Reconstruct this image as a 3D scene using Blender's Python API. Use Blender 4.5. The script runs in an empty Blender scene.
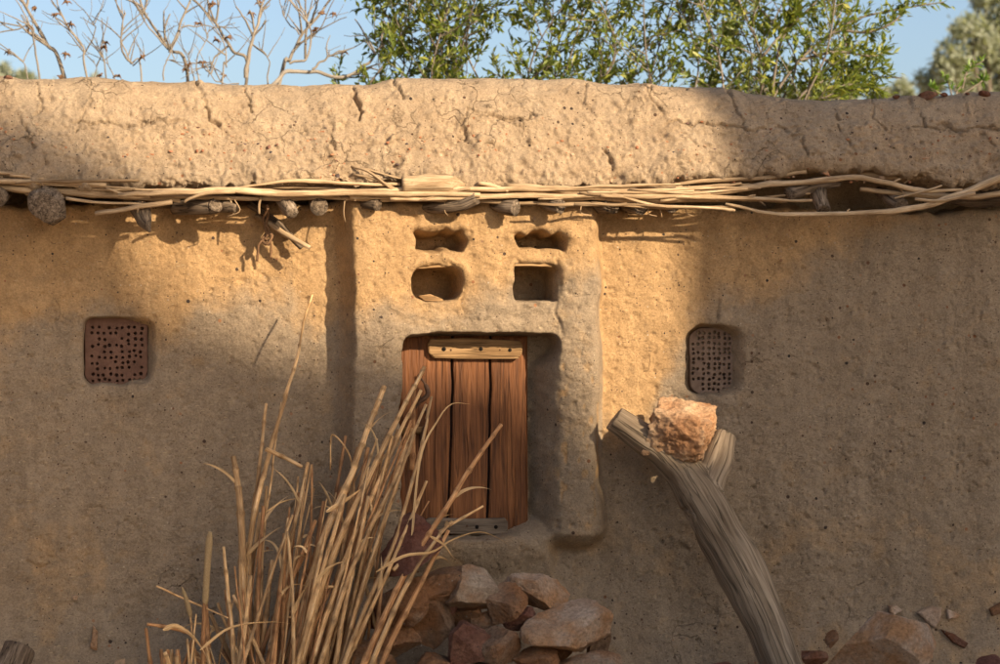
import bpy, bmesh, math, random
import numpy as np
from mathutils import Vector, Matrix, Euler

random.seed(7)
scene = bpy.context.scene
COL = scene.collection

# ------------------------------------------------------------------ camera
YAW = math.radians(10.0)
DIST = 12.0
CAM = np.array([-DIST * math.sin(YAW), -DIST * math.cos(YAW), 1.7])
FW = np.array([math.sin(YAW), math.cos(YAW), 0.0])
RT = np.array([math.cos(YAW), -math.sin(YAW), 0.0])
K = 2400.0                                     # focal length in photo pixels
cam = bpy.data.cameras.new('camera')
cam.sensor_width = 36.0
cam.lens = 36.0 * K / 1000.0
cam.clip_start = 0.1
cam.clip_end = 2000.0
cam.dof.use_dof = True
cam.dof.focus_distance = DIST - 0.2
cam.dof.aperture_fstop = 3.2
camo = bpy.data.objects.new('camera', cam)
COL.objects.link(camo)
camo.location = CAM
camo.rotation_euler = (math.radians(90), 0, -YAW)
scene.camera = camo

# ------------------------------------------------------------------ light
SUN_EL = math.radians(24.0)
SUN_AZ = math.radians(145.0)                   # clockwise from +Y
S = np.array([math.sin(SUN_AZ) * math.cos(SUN_EL), math.cos(SUN_AZ) * math.cos(SUN_EL), math.sin(SUN_EL)])
world = bpy.data.worlds.new('World')
scene.world = world
world.use_nodes = True
wn = world.node_tree.nodes
sky = wn.new('ShaderNodeTexSky')
sky.sky_type = 'NISHITA'
sky.sun_disc = False
sky.sun_elevation = SUN_EL
sky.sun_rotation = SUN_AZ
sky.air_density = 0.8
sky.dust_density = 2.4
sky.ozone_density = 1.0
world.node_tree.links.new(sky.outputs[0], wn['Background'].inputs[0])
wn['Background'].inputs[1].default_value = 0.093
sun = bpy.data.lights.new('sun', 'SUN')
sun.energy = 4.85
sun.angle = math.radians(1.1)
sun.color = (1.0, 0.83, 0.60)
suno = bpy.data.objects.new('sun', sun)
COL.objects.link(suno)
suno.rotation_euler = Vector((-S[0], -S[1], -S[2])).to_track_quat('-Z', 'Y').to_euler()
suno.location = (6, -8, 8)

scene.view_settings.view_transform = 'Standard'
scene.view_settings.look = 'None'
scene.view_settings.gamma = 1.0
scene.view_settings.use_curve_mapping = False
scene.view_settings.exposure = 0.97
scene.render.engine = 'CYCLES'
scene.cycles.max_bounces = 6
scene.cycles.diffuse_bounces = 4
scene.cycles.use_denoising = True


# ------------------------------------------------------------------ helpers
def proj(X, Y, Z):
    dx, dy = X - CAM[0], Y - CAM[1]
    f = dx * FW[0] + dy * FW[1]
    r = dx * RT[0] + dy * RT[1]
    return 500 + K * r / f, 332 - K * (Z - CAM[2]) / f


def at(u, v, Y):
    """the world point seen at photo pixel (u, v) on the vertical plane y = Y"""
    d = FW + RT * ((u - 500) / K) + np.array([0, 0, 1.0]) * ((332 - v) / K)
    t = (Y - CAM[1]) / d[1]
    return CAM + d * t


def px_at(Y, u=500):
    """metres per photo pixel at depth Y"""
    p = at(u, 332, Y) - CAM
    return float(p @ FW) / K


def ss(a, b, x):
    t = np.clip((x - a) / (b - a), 0, 1)
    return t * t * (3 - 2 * t)


_rs = np.random.RandomState(11)
_L2 = _rs.rand(256, 256)
_L3 = _rs.rand(64, 64, 64)


def n2(x, y, f=1.0, seed=0):
    x = np.asarray(x) * f + seed * 17.31
    y = np.asarray(y) * f + seed * 9.77
    xi, yi = np.floor(x).astype(int), np.floor(y).astype(int)
    fx, fy = x - xi, y - yi
    fx, fy = fx * fx * (3 - 2 * fx), fy * fy * (3 - 2 * fy)
    a, b = _L2[xi & 255, yi & 255], _L2[(xi + 1) & 255, yi & 255]
    c, d = _L2[xi & 255, (yi + 1) & 255], _L2[(xi + 1) & 255, (yi + 1) & 255]
    return ((a * (1 - fx) + b * fx) * (1 - fy) + (c * (1 - fx) + d * fx) * fy) * 2 - 1


def fbm2(x, y, f=1.0, o=4, seed=0, g=0.5):
    r, a = 0, 1.0
    for k in range(o):
        r = r + a * n2(x, y, f, seed + k * 3.7)
        f *= 2.03
        a *= g
    return r


def n3(p, f=1.0, seed=0):
    q = p * f + seed * np.array([7.3, 3.1, 5.7])
    i = np.floor(q).astype(int)
    t = q - i
    t = t * t * (3 - 2 * t)
    r = 0
    for dx in (0, 1):
        for dy in (0, 1):
            for dz in (0, 1):
                w = (t[:, 0] if dx else 1 - t[:, 0]) * (t[:, 1] if dy else 1 - t[:, 1]) * (t[:, 2] if dz else 1 - t[:, 2])
                r = r + w * _L3[(i[:, 0] + dx) & 63, (i[:, 1] + dy) & 63, (i[:, 2] + dz) & 63]
    return r * 2 - 1


def sdbox(u, v, cu, cv, hu, hv, r):
    qx = np.abs(u - cu) - hu + r
    qy = np.abs(v - cv) - hv + r
    return np.hypot(np.maximum(qx, 0), np.maximum(qy, 0)) + np.minimum(np.maximum(qx, qy), 0) - r


def seg_dist(u, v, pts):
    """distance from every (u, v) to a polyline, and the fraction along it"""
    best = np.full(np.shape(u), 1e9)
    for (a, b), (c, d) in zip(pts[:-1], pts[1:]):
        L = (c - a) ** 2 + (d - b) ** 2
        t = np.clip(((u - a) * (c - a) + (v - b) * (d - b)) / L, 0, 1)
        best = np.minimum(best, np.hypot(u - a - t * (c - a), v - b - t * (d - b)))
    return best


def tag(o, label=None, cat=None, group=None, kind=None):
    if label: o['label'] = label
    if cat: o['category'] = cat
    if group: o['group'] = group
    if kind: o['kind'] = kind
    return o


def empty(name, loc=(0, 0, 0)):
    o = bpy.data.objects.new(name, None)
    COL.objects.link(o)
    o.location = loc
    o.empty_display_size = 0.1
    return o


def link(name, me, mat, parent=None, smooth=True):
    o = bpy.data.objects.new(name, me)
    COL.objects.link(o)
    for m in (mat if isinstance(mat, (list, tuple)) else [mat]):
        me.materials.append(m)
    if smooth:
        me.polygons.foreach_set('use_smooth', np.ones(len(me.polygons), dtype=bool))
    if parent is not None:
        o.parent = parent
        o.matrix_parent_inverse = Matrix.Translation(-Vector(parent.location))
    return o


def mesh_np(name, V, F, attrs=None):
    """V (n,3); F (m,4) or (m,3)"""
    me = bpy.data.meshes.new(name)
    V = np.asarray(V, dtype=np.float32)
    F = np.asarray(F, dtype=np.int32)
    k = F.shape[1]
    me.vertices.add(len(V))
    me.vertices.foreach_set('co', V.ravel())
    me.loops.add(F.size)
    me.loops.foreach_set('vertex_index', F.ravel())
    me.polygons.add(len(F))
    me.polygons.foreach_set('loop_start', np.arange(0, F.size, k, dtype=np.int32))
    me.update(calc_edges=True)
    for n, a in (attrs or {}).items():
        a = np.asarray(a, dtype=np.float32)
        if a.ndim == 1:
            me.attributes.new(n, 'FLOAT', 'POINT').data.foreach_set('value', a)
        else:
            me.attributes.new(n, 'FLOAT_VECTOR', 'POINT').data.foreach_set('vector', a.ravel())
    me.validate()
    return me


def grid_faces(nr, nc, flip=False):
    i = np.arange(nr * nc).reshape(nr, nc)
    q = np.stack([i[:-1, :-1], i[:-1, 1:], i[1:, 1:], i[1:, :-1]], -1).reshape(-1, 4)
    return q[:, ::-1] if flip else q


class MB:
    """collects tubes and boxes with a grain attribute into ONE mesh"""
    def __init__(s):
        s.V, s.F, s.G, s.T, s.n = [], [], [], [], 0

    def add(s, V, F, G, tone=0.5):
        s.V.append(V); s.F.append(np.asarray(F) + s.n); s.G.append(G)
        s.T.append(np.zeros(len(V)) + tone); s.n += len(V)

    def tube(s, pts, rad, n=8, tone=0.5, rough=0.0, seed=0, nodes=0, caps=True, flat=1.0):
        P = np.asarray(pts, float)
        m = len(P)
        R = np.broadcast_to(np.asarray(rad, float), (m,)).copy()
        T = np.gradient(P, axis=0)
        T /= np.linalg.norm(T, axis=1)[:, None] + 1e-12
        A = np.zeros((m, 3))
        ref = np.array([0, 0, 1.0]) if abs(T[0][2]) < 0.8 else np.array([1.0, 0, 0])
        a = np.cross(T[0], ref)
        for i in range(m):
            a = a - T[i] * (a @ T[i])
            a /= np.linalg.norm(a) + 1e-12
            A[i] = a
        B = np.cross(T, A)
        L = np.concatenate([[0], np.cumsum(np.linalg.norm(np.diff(P, axis=0), axis=1))])
        th = np.linspace(0, 2 * math.pi, n, endpoint=False)
        c, d = np.cos(th), np.sin(th)
        RR = R[:, None] * np.ones(n)[None]
        if rough:
            q = np.stack([np.broadcast_to(c * 1.3, (m, n)), np.broadcast_to(d * 1.3, (m, n)), np.broadcast_to((L / max(R.mean(), 1e-4) * .25)[:, None], (m, n))], -1).reshape(-1, 3)
            RR = RR * (1 + rough * (n3(q, 1.0, seed) + .6 * n3(q, 2.6, seed + 5))).reshape(m, n)
        X = RR * c
        Y = RR * d * flat
        V = P[:, None] + X[..., None] * A[:, None] + Y[..., None] * B[:, None]
        G = np.stack([X, Y, np.broadcast_to(L[:, None] + seed * 3.1, (m, n))], -1)
        F = []
        for i in range(m - 1):
            for j in range(n):
                k = (j + 1) % n
                F.append((i * n + j, i * n + k, (i + 1) * n + k, (i + 1) * n + j))
        V = V.reshape(-1, 3); G = G.reshape(-1, 3)
        if caps:
            b = len(V)
            V = np.vstack([V, P[0], P[-1]])
            G = np.vstack([G, [0, 0, L[0] + seed * 3.1], [0, 0, L[-1] + seed * 3.1]])
            for j in range(n):
                k = (j + 1) % n
                F.append((b, k, j, j)); F.append((b + 1, (m - 1) * n + j, (m - 1) * n + k, (m - 1) * n + k))
        if np.ndim(tone):
            tt = np.repeat(np.asarray(tone), n)
            tone = np.concatenate([tt, [tone[0], tone[-1]]]) if caps else tt
        s.add(V, F, G, tone)

    def mesh(s, name):
        V = np.vstack(s.V); G = np.vstack(s.G); T = np.concatenate(s.T); F = np.vstack(s.F)
        me = bpy.data.meshes.new(name)
        faces = [tuple(f[:3]) if f[2] == f[3] else tuple(f) for f in F.tolist()]
        me.from_pydata(V.tolist(), [], faces)
        me.attributes.new('grain', 'FLOAT_VECTOR', 'POINT').data.foreach_set('vector', G.astype(np.float32).ravel())
        me.attributes.new('tone', 'FLOAT', 'POINT').data.foreach_set('value', T.astype(np.float32))
        return me

    def build(s, name, mat, parent=None, smooth=True):
        return link(name, s.mesh(name), mat, parent, smooth)


def spline(pts, n):
    """Catmull-Rom through pts, n samples"""
    P = np.asarray(pts, float)
    if len(P) == 2:
        t = np.linspace(0, 1, n)[:, None]
        return P[0] * (1 - t) + P[1] * t
    Q = np.vstack([2 * P[0] - P[1], P, 2 * P[-1] - P[-2]])
    out = []
    for t in np.linspace(0, len(P) - 1 - 1e-6, n):
        i = int(t); f = t - i
        a, b, c, d = Q[i], Q[i + 1], Q[i + 2], Q[i + 3]
        out.append(0.5 * (2 * b + (c - a) * f + (2 * a - 5 * b + 4 * c - d) * f * f + (3 * b - a - 3 * c + d) * f ** 3))
    return np.array(out)


# ------------------------------------------------------------------ materials
def new_mat(name):
    m = bpy.data.materials.new(name)
    m.use_nodes = True
    nt = m.node_tree
    b = nt.nodes['Principled BSDF']
    b.inputs['Roughness'].default_value = 0.95
    b.inputs['Specular IOR Level'].default_value = 0.15
    return m, nt, b


def N(nt, typ, **kw):
    n = nt.nodes.new(typ)
    for k, v in kw.items():
        if k in n.inputs: n.inputs[k].default_value = v
        else: setattr(n, k, v)
    return n


def noise(nt, vec, scale, detail=4, rough=.55, w=None):
    n = N(nt, 'ShaderNodeTexNoise', Scale=scale, Detail=detail, Roughness=rough)
    nt.links.new(vec, n.inputs['Vector'])
    return n.outputs['Fac']


def ramp(nt, fac, stops):
    r = nt.nodes.new('ShaderNodeValToRGB')
    e = r.color_ramp.elements
    while len(e) < len(stops): e.new(0.5)
    for k, (p, c) in enumerate(stops):
        e[k].position = p
        e[k].color = (*c, 1) if not isinstance(c, float) else (c, c, c, 1)
    nt.links.new(fac, r.inputs[0])
    return r.outputs[0]


def mix(nt, fac, a, b, mode='MIX'):
    m = nt.nodes.new('ShaderNodeMix'); m.data_type = 'RGBA'; m.blend_type = mode
    for sock, v in ((m.inputs[0], fac), (m.inputs[6], a), (m.inputs[7], b)):
        if isinstance(v, (int, float)): sock.default_value = v
        elif isinstance(v, tuple): sock.default_value = (*v, 1)
        else: nt.links.new(v, sock)
    return m.outputs[2]


def mth(nt, op, a, b=0.0, clamp=False):
    m = nt.nodes.new('ShaderNodeMath'); m.operation = op; m.use_clamp = clamp
    for sock, v in ((m.inputs[0], a), (m.inputs[1], b)):
        if isinstance(v, (int, float)): sock.default_value = v
        else: nt.links.new(v, sock)
    return m.outputs[0]


def bump(nt, b, chain):
    prev = None
    for h, s, d in chain:
        n = N(nt, 'ShaderNodeBump', Strength=s, Distance=d)
        nt.links.new(h, n.inputs['Height'])
        if prev is not None: nt.links.new(prev, n.inputs['Normal'])
        prev = n.outputs[0]
    nt.links.new(prev, b.inputs['Normal'])


def objvec(nt):
    return nt.nodes.new('ShaderNodeTexCoord').outputs['Object']


def attr(nt, name, out='Fac'):
    a = nt.nodes.new('ShaderNodeAttribute'); a.attribute_name = name
    return a.outputs[out]


def specks(nt, vec, scale, gate, size, base, cols):
    """sparse flecks: small random cells of a voronoi, each its own colour"""
    v = N(nt, 'ShaderNodeTexVoronoi', Scale=scale)
    nt.links.new(vec, v.inputs['Vector'])
    sep = nt.nodes.new('ShaderNodeSeparateColor'); nt.links.new(v.outputs['Color'], sep.inputs[0])
    g = mth(nt, 'GREATER_THAN', sep.outputs[0], gate)
    r = mth(nt, 'MULTIPLY', sep.outputs[1], size)
    near = mth(nt, 'LESS_THAN', v.outputs['Distance'], r)
    c = ramp(nt, sep.outputs[2], cols)
    m = mth(nt, 'MULTIPLY', g, near)
    return mix(nt, m, base, c), m


def mud_material(name, ochre, grey, zone=True, pale=None):
    m, nt, b = new_mat(name)
    vec = objvec(nt)
    n1 = noise(nt, vec, 2.2, 5, .6)
    n2_ = noise(nt, vec, 14, 5, .65)
    n3_ = noise(nt, vec, 90, 4, .6)
    if zone:
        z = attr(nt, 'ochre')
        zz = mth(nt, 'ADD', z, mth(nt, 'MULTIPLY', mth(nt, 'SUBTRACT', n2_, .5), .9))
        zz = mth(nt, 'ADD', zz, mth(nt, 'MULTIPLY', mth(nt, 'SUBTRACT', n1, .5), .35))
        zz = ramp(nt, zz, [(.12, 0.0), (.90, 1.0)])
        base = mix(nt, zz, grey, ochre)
    else:
        base = mix(nt, ramp(nt, n1, [(.35, 0.0), (.65, 1.0)]), grey, ochre)
    # reddish stains of the underlying clay and paler washed grains
    st = ramp(nt, noise(nt, vec, 5.5, 6, .7), [(.55, 0.0), (.70, 1.0)])
    base = mix(nt, mth(nt, 'MULTIPLY', st, .45), base, ochre)
    v1 = ramp(nt, n2_, [(.3, (.80, .80, .80)), (.7, (1.13, 1.12, 1.10))])
    base = mix(nt, 1.0, base, v1, 'MULTIPLY')
    v2 = ramp(nt, n3_, [(.3, (.80, .79, .78)), (.5, (1.0, 1.0, 1.0)), (.7, (1.14, 1.14, 1.14))])
    base = mix(nt, 1.0, base, v2, 'MULTIPLY')
    v3 = ramp(nt, noise(nt, vec, 210, 3, .6), [(.30, (.78, .76, .74)), (.5, (1.0, 1.0, 1.0)), (.70, (1.12, 1.12, 1.12))])
    base = mix(nt, 1.0, base, v3, 'MULTIPLY')
    mpf = N(nt, 'ShaderNodeMapping'); mpf.inputs['Scale'].default_value = (26, 26, 150); mpf.inputs['Rotation'].default_value = (0, .5, 0)
    nt.links.new(vec, mpf.inputs['Vector'])
    vf = N(nt, 'ShaderNodeTexVoronoi', Scale=1.0)
    nt.links.new(mpf.outputs[0], vf.inputs['Vector'])
    sf = nt.nodes.new('ShaderNodeSeparateColor'); nt.links.new(vf.outputs['Color'], sf.inputs[0])
    fz = mth(nt, 'MULTIPLY', mth(nt, 'GREATER_THAN', sf.outputs[0], .93), mth(nt, 'LESS_THAN', vf.outputs['Distance'], .28))
    base = mix(nt, mth(nt, 'MULTIPLY', fz, .7), base, ramp(nt, sf.outputs[1], [(0, (.60, .46, .28)), (.6, (.50, .36, .2)), (.62, (.12, .08, .05)), (1, (.10, .07, .05))]))
    mps = N(nt, 'ShaderNodeMapping'); mps.inputs['Scale'].default_value = (7, 7, .8)
    nt.links.new(vec, mps.inputs['Vector'])
    base = mix(nt, 1.0, base, ramp(nt, noise(nt, mps.outputs[0], 1.0, 5, .6), [(.3, (.86, .84, .82)), (.7, (1.10, 1.10, 1.10))]), 'MULTIPLY')
    base, m1 = specks(nt, vec, 26, .74, .24, base, [(0, (.05, .04, .035)), (.4, (.12, .07, .045)), (.6, (.34, .15, .07)), (1, (.42, .30, .19))])
    base, m2 = specks(nt, vec, 70, .72, .30, base, [(0, (.07, .05, .04)), (.55, (.16, .09, .055)), (.7, (.38, .24, .13)), (1, (.55, .45, .33))])
    # hairline drying cracks
    dn = N(nt, 'ShaderNodeTexNoise', Scale=9.0, Detail=4.0)
    nt.links.new(vec, dn.inputs['Vector'])
    sc_ = N(nt, 'ShaderNodeVectorMath', operation='SCALE'); sc_.inputs['Scale'].default_value = .16
    nt.links.new(dn.outputs['Color'], sc_.inputs[0])
    ad_ = N(nt, 'ShaderNodeVectorMath', operation='ADD')
    nt.links.new(vec, ad_.inputs[0]); nt.links.new(sc_.outputs[0], ad_.inputs[1])
    ve = N(nt, 'ShaderNodeTexVoronoi', Scale=3.2 if zone else 6.0); ve.feature = 'DISTANCE_TO_EDGE'
    nt.links.new(ad_.outputs[0], ve.inputs['Vector'])
    lo, hi = ((.60, .68) if zone else (.48, .58))
    ck = mth(nt, 'MULTIPLY', ramp(nt, ve.outputs['Distance'], [(0.0, 1.0), (.022 if not zone else .010, 0.0)]), ramp(nt, noise(nt, vec, 1.7, 3, .6), [(lo, 0.0), (hi, 1.0)]))
    base = mix(nt, mth(nt, 'MULTIPLY', ck, .65), base, (.10, .065, .035))
    nt.links.new(base, b.inputs['Base Color'])
    bump(nt, b, [(ck, .8, -.012), (noise(nt, vec, 26, 8, .75), .8, .020), (noise(nt, vec, 95, 6, .75), .9, .012), (noise(nt, vec, 240, 4, .7), .6, .004),
                 (mth(nt, 'ADD', m1, m2), .4, -.003)])
    return m


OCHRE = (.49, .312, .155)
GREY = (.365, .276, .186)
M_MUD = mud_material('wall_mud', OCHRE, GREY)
M_ROOF = mud_material('roof_mud', (.445, .32, .202), (.42, .315, .21), zone=False)


def wood_material(name, dark, mid, light, across=55, along=3.0, rough=.85, knots=0.0, cracks=.0, spec=.2):
    m, nt, b = new_mat(name)
    b.inputs['Roughness'].default_value = rough
    b.inputs['Specular IOR Level'].default_value = spec
    g = attr(nt, 'grain', 'Vector')
    mp = N(nt, 'ShaderNodeMapping'); mp.inputs['Scale'].default_value = (across, across, along)
    nt.links.new(g, mp.inputs['Vector'])
    mp2 = N(nt, 'ShaderNodeMapping'); mp2.inputs['Scale'].default_value = (across * 3.2, across * 3.2, along * 1.6)
    nt.links.new(g, mp2.inputs['Vector'])
    mp3 = N(nt, 'ShaderNodeMapping'); mp3.inputs['Scale'].default_value = (across * .12, across * .12, along * 1.2)
    nt.links.new(g, mp3.inputs['Vector'])
    a = noise(nt, mp.outputs[0], 1.0, 5, .65)
    f = noise(nt, mp2.outputs[0], 1.0, 3, .6)
    l = noise(nt, mp3.outputs[0], 1.0, 4, .6)
    c = ramp(nt, a, [(.28, dark), (.5, mid), (.72, light)])
    c = mix(nt, 1.0, c, ramp(nt, f, [(.3, (.72, .70, .68)), (.65, (1.1, 1.1, 1.1))]), 'MULTIPLY')
    c = mix(nt, 1.0, c, ramp(nt, l, [(.3, (.70, .66, .62)), (.7, (1.2, 1.2, 1.2))]), 'MULTIPLY')
    h = a
    if cracks:
        v = N(nt, 'ShaderNodeMapping'); v.inputs['Scale'].default_value = (across * .9, across * .9, along * .55)
        nt.links.new(g, v.inputs['Vector'])
        k = noise(nt, v.outputs[0], 1.0, 2, .5)
        kk = ramp(nt, mth(nt, 'ABSOLUTE', mth(nt, 'SUBTRACT', k, .5)), [(0.0, 1.0), (.035, 0.0)])
        kk = mth(nt, 'MULTIPLY', kk, cracks)
        c = mix(nt, kk, c, tuple(x * .22 for x in dark))
        h = mth(nt, 'SUBTRACT', a, mth(nt, 'MULTIPLY', kk, 1.2))
    # every stick its own lightness
    t = attr(nt, 'tone')
    c = mix(nt, 1.0, c, ramp(nt, t, [(0, (.07, .06, .05)), (.08, (.60, .57, .54)), (1, (1.35, 1.37, 1.40))]), 'MULTIPLY')
    oi = nt.nodes.new('ShaderNodeObjectInfo')
    c = mix(nt, 1.0, c, ramp(nt, oi.outputs['Random'], [(0, (.80, .78, .76)), (1, (1.16, 1.17, 1.18))]), 'MULTIPLY')
    nt.links.new(c, b.inputs['Base Color'])
    bump(nt, b, [(h, .7, .006), (f, .5, .0018)])
    return m


M_DOOR = wood_material('door_wood', (.085, .033, .012), (.185, .070, .022), (.29, .120, .042), 24, 1.6, .7, cracks=.5, spec=.3)
M_BATTEN = wood_material('batten_wood', (.15, .085, .036), (.23, .138, .062), (.30, .19, .095), 40, 3, .8, cracks=.5)
M_BATTEN_GREY = wood_material('grey_batten_wood', (.13, .10, .075), (.23, .185, .14), (.32, .26, .20), 60, 3, .85, cracks=.5)
M_STICK = wood_material('weathered_stick_wood', (.22, .14, .075), (.42, .295, .17), (.56, .43, .28), 120, 5, .8)
M_BEAM = wood_material('grey_beam_wood', (.07, .05, .035), (.20, .15, .105), (.34, .27, .20), 60, 5, .9, cracks=.8)
M_LOG = wood_material('forked_log_wood', (.20, .145, .095), (.34, .262, .178), (.45, .36, .255), 26, 1.3, .9, cracks=.7)
M_REED = wood_material('reed_straw', (.40, .205, .075), (.64, .395, .175), (.80, .58, .33), 160, 9, .6, spec=.3)
M_REED_DARK = wood_material('brown_reed_straw', (.25, .10, .035), (.46, .23, .09), (.62, .37, .17), 160, 9, .6, spec=.3)
M_LEAF_DRY = wood_material('dry_leaf_straw', (.44, .26, .11), (.66, .43, .205), (.80, .59, .33), 200, 4, .7)
M_TWIG = wood_material('bare_twig_bark', (.11, .095, .075), (.21, .18, .145), (.30, .265, .215), 120, 6, .9)


def stone_material(name, a, b_, c_, stain=(.22, .08, .035)):
    m, nt, b = new_mat(name)
    b.inputs['Roughness'].default_value = .88
    vec = objvec(nt)
    oi = nt.nodes.new('ShaderNodeObjectInfo')
    add = N(nt, 'ShaderNodeVectorMath', operation='ADD')
    nt.links.new(vec, add.inputs[0]); nt.links.new(oi.outputs['Location'], add.inputs[1])
    vec = add.outputs[0]
    c = ramp(nt, noise(nt, vec, 6, 6, .65), [(.3, a), (.5, b_), (.7, c_)])
    c = mix(nt, ramp(nt, noise(nt, vec, 4.3, 5, .6), [(.44, 0.0), (.60, .85)]), c, stain)
    c = mix(nt, 1.0, c, ramp(nt, noise(nt, vec, 60, 5, .7), [(.3, (.60, .58, .56)), (.5, (1, 1, 1)), (.7, (1.30, 1.30, 1.30))]), 'MULTIPLY')
    c, m1 = specks(nt, vec, 55, .80, .22, c, [(0, (.05, .04, .035)), (.5, (.12, .08, .06)), (1, (.55, .48, .40))])
    c = mix(nt, 1.0, c, ramp(nt, oi.outputs['Random'], [(0, (.82, .80, .78)), (1, (1.15, 1.16, 1.18))]), 'MULTIPLY')
    nt.links.new(c, b.inputs['Base Color'])
    bump(nt, b, [(noise(nt, vec, 14, 8, .75), .9, .04), (noise(nt, vec, 70, 6, .75), .9, .014)])
    return m


M_ROCK = stone_material('brown_sandstone', (.17, .10, .06), (.29, .18, .11), (.40, .27, .175), (.34, .155, .065))
M_ROCK_GREY = stone_material('grey_sandstone', (.24, .165, .11), (.38, .275, .19), (.50, .385, .275), (.38, .19, .085))
M_ROCK_RED = stone_material('red_brown_stone', (.15, .07, .05), (.27, .13, .085), (.38, .21, .145), (.20, .075, .05))
M_BOULDER = stone_material('pale_boulder', (.38, .25, .16), (.56, .40, .28), (.66, .51, .38), (.52, .27, .12))
M_BRICK = stone_material('laterite_block', (.40, .22, .12), (.58, .37, .21), (.68, .48, .31), (.45, .22, .10))
M_CLOD = stone_material('red_clod', (.14, .065, .04), (.25, .125, .08), (.36, .21, .14))


def plain_material(name, c1, c2, scale=30, rough=.9, bs=.4, bd=.003, metal=0.0):
    m, nt, b = new_mat(name)
    b.inputs['Roughness'].default_value = rough
    b.inputs['Metallic'].default_value = metal
    vec = objvec(nt)
    n = noise(nt, vec, scale, 5, .6)
    nt.links.new(ramp(nt, n, [(.3, c1), (.7, c2)]), b.inputs['Base Color'])
    bump(nt, b, [(noise(nt, vec, scale * 5, 4, .6), bs, bd)])
    return m


M_VENT_RED = plain_material('fired_clay_panel', (.095, .050, .034), (.15, .080, .054), 20)
M_VENT_GREY = plain_material('grey_clay_panel', (.14, .092, .066), (.21, .145, .105), 20)
M_IRON = plain_material('rusty_iron', (.045, .025, .018), (.11, .06, .035), 60, .7)
M_DARK = plain_material('dark_interior', (.05, .035, .02), (.09, .06, .04), 10)
M_CORD = plain_material('dried_stem', (.10, .055, .03), (.20, .11, .055), 80)
M_TAIL = plain_material('seed_head', (.34, .22, .10), (.50, .35, .18), 220, .95, .9, .004)


def ground_material():
    m, nt, b = new_mat('ground_dirt')
    vec = objvec(nt)
    c = ramp(nt, noise(nt, vec, 1.5, 8, .65), [(.3, (.32, .22, .135)), (.7, (.50, .37, .24))])
    c, m1 = specks(nt, vec, 30, .6, .4, c, [(0, (.08, .06, .05)), (1, (.42, .32, .22))])
    nt.links.new(c, b.inputs['Base Color'])
    bump(nt, b, [(noise(nt, vec, 12, 8, .7), .6, .03)])
    return m


M_GROUND = ground_material()


def leaf_material(name, c0, c1, c2, trans=.35):
    m, nt, b = new_mat(name)
    t = attr(nt, 'tone')
    c = ramp(nt, t, [(0, c0), (.55, c1), (1, c2)])
    nt.links.new(c, b.inputs['Base Color'])
    b.inputs['Roughness'].default_value = .45
    b.inputs['Specular IOR Level'].default_value = .4
    tr = nt.nodes.new('ShaderNodeBsdfTranslucent')
    nt.links.new(mix(nt, 1.0, c, (1.5, 1.5, .7), 'MULTIPLY'), tr.inputs[0])
    ms = N(nt, 'ShaderNodeMixShader', Fac=trans)
    nt.links.new(b.outputs[0], ms.inputs[1]); nt.links.new(tr.outputs[0], ms.inputs[2])
    nt.links.new(ms.outputs[0], nt.nodes['Material Output'].inputs[0])
    return m


M_LEAF = leaf_material('shrub_leaf', (.05, .085, .015), (.16, .195, .03), (.36, .34, .06))
M_LEAF_BRIGHT = leaf_material('young_shoot_leaf', (.07, .13, .02), (.13, .22, .03), (.24, .30, .06))
M_LEAF_HAZED = leaf_material('hazed_olive_leaf', (.22, .24, .18), (.30, .32, .24), (.38, .39, .30), .4)  # grey green, lightened so the distance haze is put into the leaf colour

# ------------------------------------------------------------------ ground (a shallow bowl of dirt, flat around the house)
me = mesh_np('ground', [(-600, -600, 0), (600, -600, 0), (600, 600, 0), (-600, 600, 0)], [(0, 1, 2, 3)])
tag(link('ground', me, M_GROUND, smooth=False), kind='structure')

# ------------------------------------------------------------------ the house
house = empty('mud_house', (0, 0, 0))
tag(house, 'mud plastered house with a low wooden door, four wall niches and two perforated clay vents', 'house')


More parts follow.
